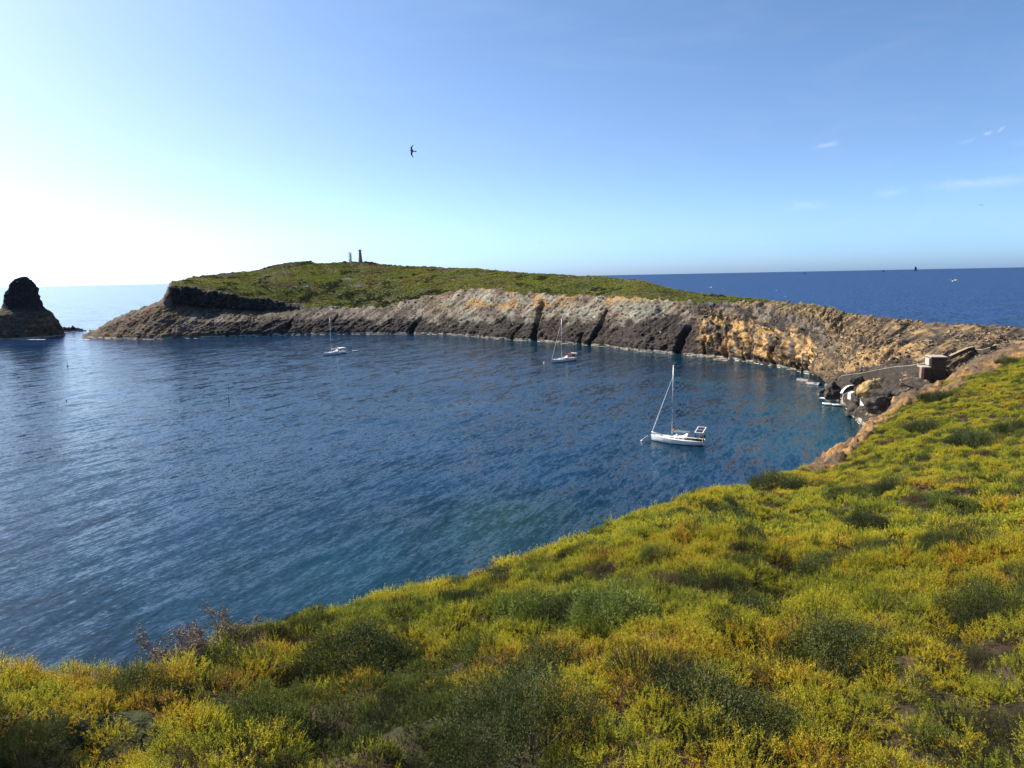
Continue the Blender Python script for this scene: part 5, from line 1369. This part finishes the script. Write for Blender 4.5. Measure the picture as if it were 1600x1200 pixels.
# ruined white walls half buried in the scrub
for i, (px, py, w, lb) in enumerate([(543, 438, 13, 'long white ruined wall in the upper scrub below the towers'), (478.5, 449, 8, 'white ruined wall farthest left in the scrub'), (511, 450.5, 3, 'tiny white stone left of the pair of white wall stubs'),
                                     (539, 450, 3.5, 'white wall stub left of the other stub in the lower scrub'), (559.5, 449.5, 6, 'white wall stub below the lighthouse in the lower scrub'), (655, 439, 3, 'small white wall on the upper scrub right of the lighthouse'), (1112, 480, 4, 'white stone block on the rocks at the end of the green top')]):
    # find the headland surface on this line of sight
    d = np.hypot(HL['px'] - px, HL['py'] - py) + (HL['T'] > 6) * 1e3; k = np.unravel_index(np.argmin(d), d.shape); q = HL['P'][k]
    u = math.hypot(q[0], q[1]) / FPX; mb = MB(); W = w * u
    for s in range(max(1, int(w / 3))):
        n_ = max(1, int(w / 3)); mb.box((-W / 2 + W * (s + .5) / n_, .15 * (s % 2), .7 + .25 * ((s * 7) % 3 - 1)), (W / n_ * .96, .6, 1.7 + .4 * ((s * 5) % 3 - 1)))
    o = mb.build('ruined_wall', M_WHITEP); o.location = q; o.rotation_euler = (0, 0, rnd.uniform(-.2, .2)); tag(o, lb, 'wall', 'ruined white walls on the headland', 'thing')

# stone platform and building on the neck of land
def platform():
    rr = 188.0; u = rr / FPX
    q = at(1463, 556, rr); base = (q[0], q[1], 0)
    root = empty('stone_platform', (q[0], q[1], q[2] - 3.5), R(-14)); tag(root, 'square dark stone building with a pale flat roof on the neck of land', 'building')
    W = 27 * u * .66; D = 4.0
    b = MB(); b.box((0, 0, 3.5 - .35 - 3.2), (W, D, 6.4)); bo = b.build('wall', M_STONE, root)
    s = MB(); s.box((0, 0, 3.5 - .1), (W + .4, D + .3, .22)); s.build('roof_slab', M_LIME, root)
    s = MB(); s.box((-W / 2 - .25, -.3, 3.5 - 1.25), (.35, D - 1.2, 1.6)); s.build('side_wall', M_LIME, bo)
    l = MB(); l.box((-W / 2 - .95, -1.0, 1.3 - 2.9), (1.6, 3.2, 5.2)); l.build('lower_wall', M_STONE, root)
    l = MB(); l.box((-W / 2 - 1.15, -1.0, 1.3 - .18), (2.0, 3.4, .22)); l.build('terrace', M_LIME, root)
    d = MB(); d.box((-W * .30, -D / 2 - .02, 1.1), (.9, .1, 1.3)); d.build('opening', M_DARKGL, bo)
    st = MB(); st.box((-W / 2 - 1.9, -2.2, -1.0), (.6, 1.4, 4.0)); st.build('buttress', M_STONE2, root)
platform()
polywall('retaining_wall', [at(1447, 567.5, 189), at(1425, 570.5, 193), at(1400, 572.5, 198), at(1375, 577, 202), at(1350, 582, 205), at(1330, 584.5, 208), at(1316, 587, 211)], .7, 2.6, M_STONE,
         'long pale topped retaining wall running from the stone building down to the cove', 'wall', cope=M_LIME)
polywall('path_wall', [at(1484, 555.5, 198), at(1498, 549, 206), at(1512, 543, 214), at(1522, 541, 220)], .5, 1.0, M_STONE, 'low wall beside the path climbing right of the stone building', 'wall', cope=M_PATHC)
polywall('path_wall', [at(1524, 545, 218), at(1536, 546, 214), at(1548, 542, 212), at(1556, 538, 213)], .5, 1.0, M_STONE, 'upper pale wall of the path where it meets the green slope', 'wall', cope=M_PATHC)

# ------------------------------------------------------------------ foam along the shore
def build_foam():
    m, n, l, p = mat_new('sea_foam'); p.inputs['Base Color'].default_value = (.62, .62, .58, 1); p.inputs['Roughness'].default_value = .9
    row = HL['P']; Z = row[..., 2]; nc = Z.shape[1]; g = np.random.default_rng(5)
    # where the displaced surface crosses the water
    line = []
    for j in range(0, nc):
        zc = Z[:60, j]; k = np.nonzero((zc[:-1] < .02) & (zc[1:] >= .02))[0]
        k = k[-1] if len(k) else 8
        t = (.02 - zc[k]) / (zc[k + 1] - zc[k] + 1e-9); line.append(row[k, j] + (row[k + 1, j] - row[k, j]) * np.clip(t, 0, 1))
    line = np.array(line); K = HL['K'][0]
    mb = MB(); s = np.arange(nc)
    w = .45 + 1.3 * np.clip(fbm(s * .05, s * 0, 3, 4) + .15, 0, 1) + .9 * sstep(1080, 1130, K) * np.clip(.6 + fbm(s * .08, s * 0, 13, 3), 0, 1.4)
    w = w * np.interp(K, [130, 300, 1000], [1.5, 1.1, .8])
    on = fbm(s * .12, s * 0, 23, 3) > -.10
    for j in range(nc - 1):
        if not (on[j] and on[j + 1]) or K[j] > 1400: continue
        a, b = line[j], line[j + 1]; da, db = -a[:2] / np.linalg.norm(a[:2]), -b[:2] / np.linalg.norm(b[:2])
        q = [(a[0] - da[0] * 1.2, a[1] - da[1] * 1.2, .10), (b[0] - db[0] * 1.2, b[1] - db[1] * 1.2, .10), (b[0] + db[0] * w[j + 1], b[1] + db[1] * w[j + 1], .03), (a[0] + da[0] * w[j], a[1] + da[1] * w[j], .03)]
        mb.add(q, [(0, 3, 2, 1)])
    # stack foot, reef and channel
    for (x0, y0, x1, y1, wd) in [(-20, 530.2, 70, 530.6, .9), (70, 530, 95, 526.5, .7), (95, 520, 122, 518, 1.0), (104, 529.3, 118, 529.2, .5), (124, 530, 140, 530.5, .9)]:
        A, B = sea(x0, y0), sea(x1, y1); N_ = 40
        for i in range(N_):
            if g.random() < .18: continue
            t0, t1 = i / N_, (i + 1) / N_; a = A + (B - A) * t0; b = A + (B - A) * t1; ww = wd * g.uniform(.5, 1.6)
            mb.add([(a[0], a[1] + 1.2, .08), (b[0], b[1] + 1.2, .08), (b[0], b[1] - ww, .04), (a[0], a[1] - ww, .04)], [(0, 3, 2, 1)])
    for (px, py, w_, d_) in [(1262, 596, 5, .8), (1276, 601, 3, .6), (1120, 561, 4, .7), (1287, 622, 2.5, 1.2), (1283, 616, 2, 1.4)]:
        q = sea(px, py); pts = [(q[0] + math.cos(a) * w_ / 2 * g.uniform(.7, 1.2), q[1] + math.sin(a) * d_ * g.uniform(.7, 1.2), .035) for a in np.linspace(0, 2 * math.pi, 14, endpoint=False)]; mb.add(pts, [tuple(range(14))])
    tag(mb.build('shore_foam', m), 'thin line of white foam along the foot of the rocks', kind='stuff')
build_foam()

# ------------------------------------------------------------------ birds
M_GULLW = plain('white_feathers', (.78, .78, .76), .8, var=.06, scale=20)
M_GULLG = plain('grey_feathers', (.42, .44, .47), .8, var=.1, scale=20)
M_GULLD = plain('dark_feathers', (.035, .033, .032), .75, var=.2, scale=20)
M_BEAK = plain('yellow_beak', (.55, .38, .05), .5)
def bird(px, py, rr, span, label, fwd, wing, dark=False, dih=.25, group=None):
    """fwd and wing are directions in (right, up, away) of the view"""
    bx = lambda v: Rt * v[0] + Up * v[1] + Fw * v[2]
    f = bx(fwd); f /= np.linalg.norm(f); w = bx(wing); w -= f * (w @ f); w /= np.linalg.norm(w); u = np.cross(f, w)
    if u[2] < 0: u = -u; w = -w
    root = empty('gull' if not dark else 'dark_gull', at(px, py, rr)); root.rotation_euler = Matrix(np.array([f, w, u]).T.tolist()).to_euler()
    tag(root, label, 'gull', group)
    s = span / 1.3; mb = MB()
    mb.tube([(.30 * s, 0, .01), (.24 * s, 0, .02), (.17 * s, 0, .015), (.05 * s, 0, 0), (-.10 * s, 0, 0), (-.22 * s, 0, .01)], [.012 * s, .042 * s, .045 * s, .075 * s, .06 * s, .02 * s], 8); mb.build('body', M_GULLD if dark else M_GULLW, root, True)
    t = MB(); t.add([(-.18 * s, .03 * s, .01), (-.18 * s, -.03 * s, .01), (-.38 * s, -.075 * s, .01), (-.38 * s, .075 * s, .01), (-.18 * s, .03 * s, .02), (-.18 * s, -.03 * s, .02), (-.38 * s, -.075 * s, .016), (-.38 * s, .075 * s, .016)], [(0, 1, 2, 3), (7, 6, 5, 4), (0, 4, 5, 1), (1, 5, 6, 2), (2, 6, 7, 3), (3, 7, 4, 0)]); t.build('tail', M_GULLD if dark else M_GULLW, root)
    bk = MB(); bk.tube([(.29 * s, 0, .01), (.36 * s, 0, .0)], [.014 * s, .004 * s], 5); bk.build('beak', M_GULLD if dark else M_BEAK, root)
    for sg in (1, -1):
        rs = []
        for k, (yy, xc, ch) in enumerate([(.04, .04, .20), (.18, .09, .19), (.32, .10, .155), (.45, .04, .12), (.56, -.05, .08), (.65, -.15, .02)]):
            z = dih * (yy if yy < .32 else .32 + (.32 - yy) * .45) * s; th = .016 * s * (1 - yy)
            rs.append([((xc + ch * .45) * s, sg * yy * s, z), (xc * s, sg * yy * s, z + th), ((xc - ch * .55) * s, sg * yy * s, z), (xc * s, sg * yy * s, z - th * .5)])
        wmb = MB(); wmb.loft(rs); wmb.build('wing', M_GULLD if dark else M_GULLG, root, True)
G = 'gulls gliding over the sea and sky'
bird(644.5, 236, 72, 1.35, 'dark gull with bent wings banking in the open sky above the headland', (-1, .17, .1), (.42, -.80, .55), dark=True, dih=-.15)
bird(1490.5, 438.6, 82, 1.35, 'white gull with wings spread flat over the deep blue sea at far right', (.15, .02, -1), (1, .04, .1), dih=.35, group=G)
bird(1110.5, 449.2, 104, 1.35, 'white gull skimming the skyline where the green headland meets the sea', (.2, .02, -1), (1, .0, .1), dih=.2, group=G)
bird(1129.5, 451.6, 300, 1.3, 'tiny white gull just right of the larger gull by the skyline', (.3, 0, -1), (1, .1, .1), group=G)
bird(1213, 454, 270, 1.4, 'small white gull over the sea, upper of two above the brown ridge', (.3, 0, -1), (1, -.1, .1), group=G)
bird(1227.5, 463, 300, 1.3, 'small white gull over the sea, lower of two above the brown ridge', (.3, 0, -1), (1, .3, .1), group=G)
bird(1533, 320.5, 170, 1.3, 'small gull alone in the sky at the right below the long cloud streak', (.3, 0, -1), (1, 0, .2), group=G)
bird(845, 379, 330, 1.3, 'speck of a bird in the sky above the two white huts', (.4, 0, -1), (1, .3, .1), dark=True, group='distant birds over the headland')
bird(647, 391, 420, 1.3, 'speck of a bird in the sky right of the lighthouse', (.4, 0, -1), (1, .2, .1), dark=True, group='distant birds over the headland')
bird(359, 411.5, 450, 1.4, 'speck of a bird in the pale sky above the left slope', (.4, 0, -1), (1, -.3, .1), dark=True, group='distant birds over the headland')
bird(333, 418, 450, 1.3, 'speck of a bird just over the left slope of the headland', (.4, 0, -1), (1, .1, .1), dark=True, group='distant birds over the headland')

# ------------------------------------------------------------------ distant ships
def ship(px, py, wpx, hpx, label, tall=False):
    q = sea(px, py); rr = float(np.hypot(q[0], q[1])); u = rr / FPX; W = wpx * u; Hh = hpx * u
    root = empty('distant_ship', q, 0.1); tag(root, label, 'ship')
    hb = MB(); hb.loft([[(x, -W * .12 * k, -1), (x, W * .12 * k, -1), (x + (.05 * W if x > 0 else -.01 * W), W * .14 * k, Hh * .22), (x + (.05 * W if x > 0 else -.01 * W), -W * .14 * k, Hh * .22)] for x, k in ((-W / 2, .8), (-W / 4, 1), (W / 4, 1), (W / 2 * .95, .1))]); hb.build('hull', M_BOOT, root)
    if tall:
        for k, (x, w, h_) in enumerate(((-W * .12, W * .5, 1.0), (W * .18, W * .4, .85))):
            s = MB(); s.loft([[(x - w / 2, -W * .03, Hh * .25), (x + w / 2, -W * .03, Hh * .25), (x + w / 2, W * .03, Hh * .25), (x - w / 2, W * .03, Hh * .25)], [(x - w * .42, -W * .03, Hh * .6), (x + w * .45, -W * .03, Hh * .6), (x + w * .45, W * .03, Hh * .6), (x - w * .42, W * .03, Hh * .6)], [(x - w * .3, -W * .02, Hh * h_), (x + w * .3, -W * .02, Hh * h_), (x + w * .3, W * .02, Hh * h_), (x - w * .3, W * .02, Hh * h_)]]); s.build('sail', M_BOOT, root)
            m_ = MB(); m_.tube([(x, 0, Hh * .2), (x, 0, Hh * (h_ + .05))], W * .015, 5); m_.build('mast', M_BLACK, root)
    else:
        s = MB(); s.box((-W * .2, 0, Hh * .55), (W * .3, W * .16, Hh * .7)); s.build('superstructure', M_BOOT, root)
        m_ = MB(); m_.tube([(-W * .1, 0, Hh * .8), (-W * .1, 0, Hh * 1.3)], W * .02, 4); m_.build('mast', M_BLACK, root)
ship(1430.5, 423.0, 4.4, 5.6, 'tall dark ship under sail on the right horizon', True)
ship(1381, 424.6, 4, 2.0, 'tiny low ship left of the tall ship on the horizon')
ship(1258, 427.6, 5, 1.6, 'tiny flat ship far left of the others on the right horizon')
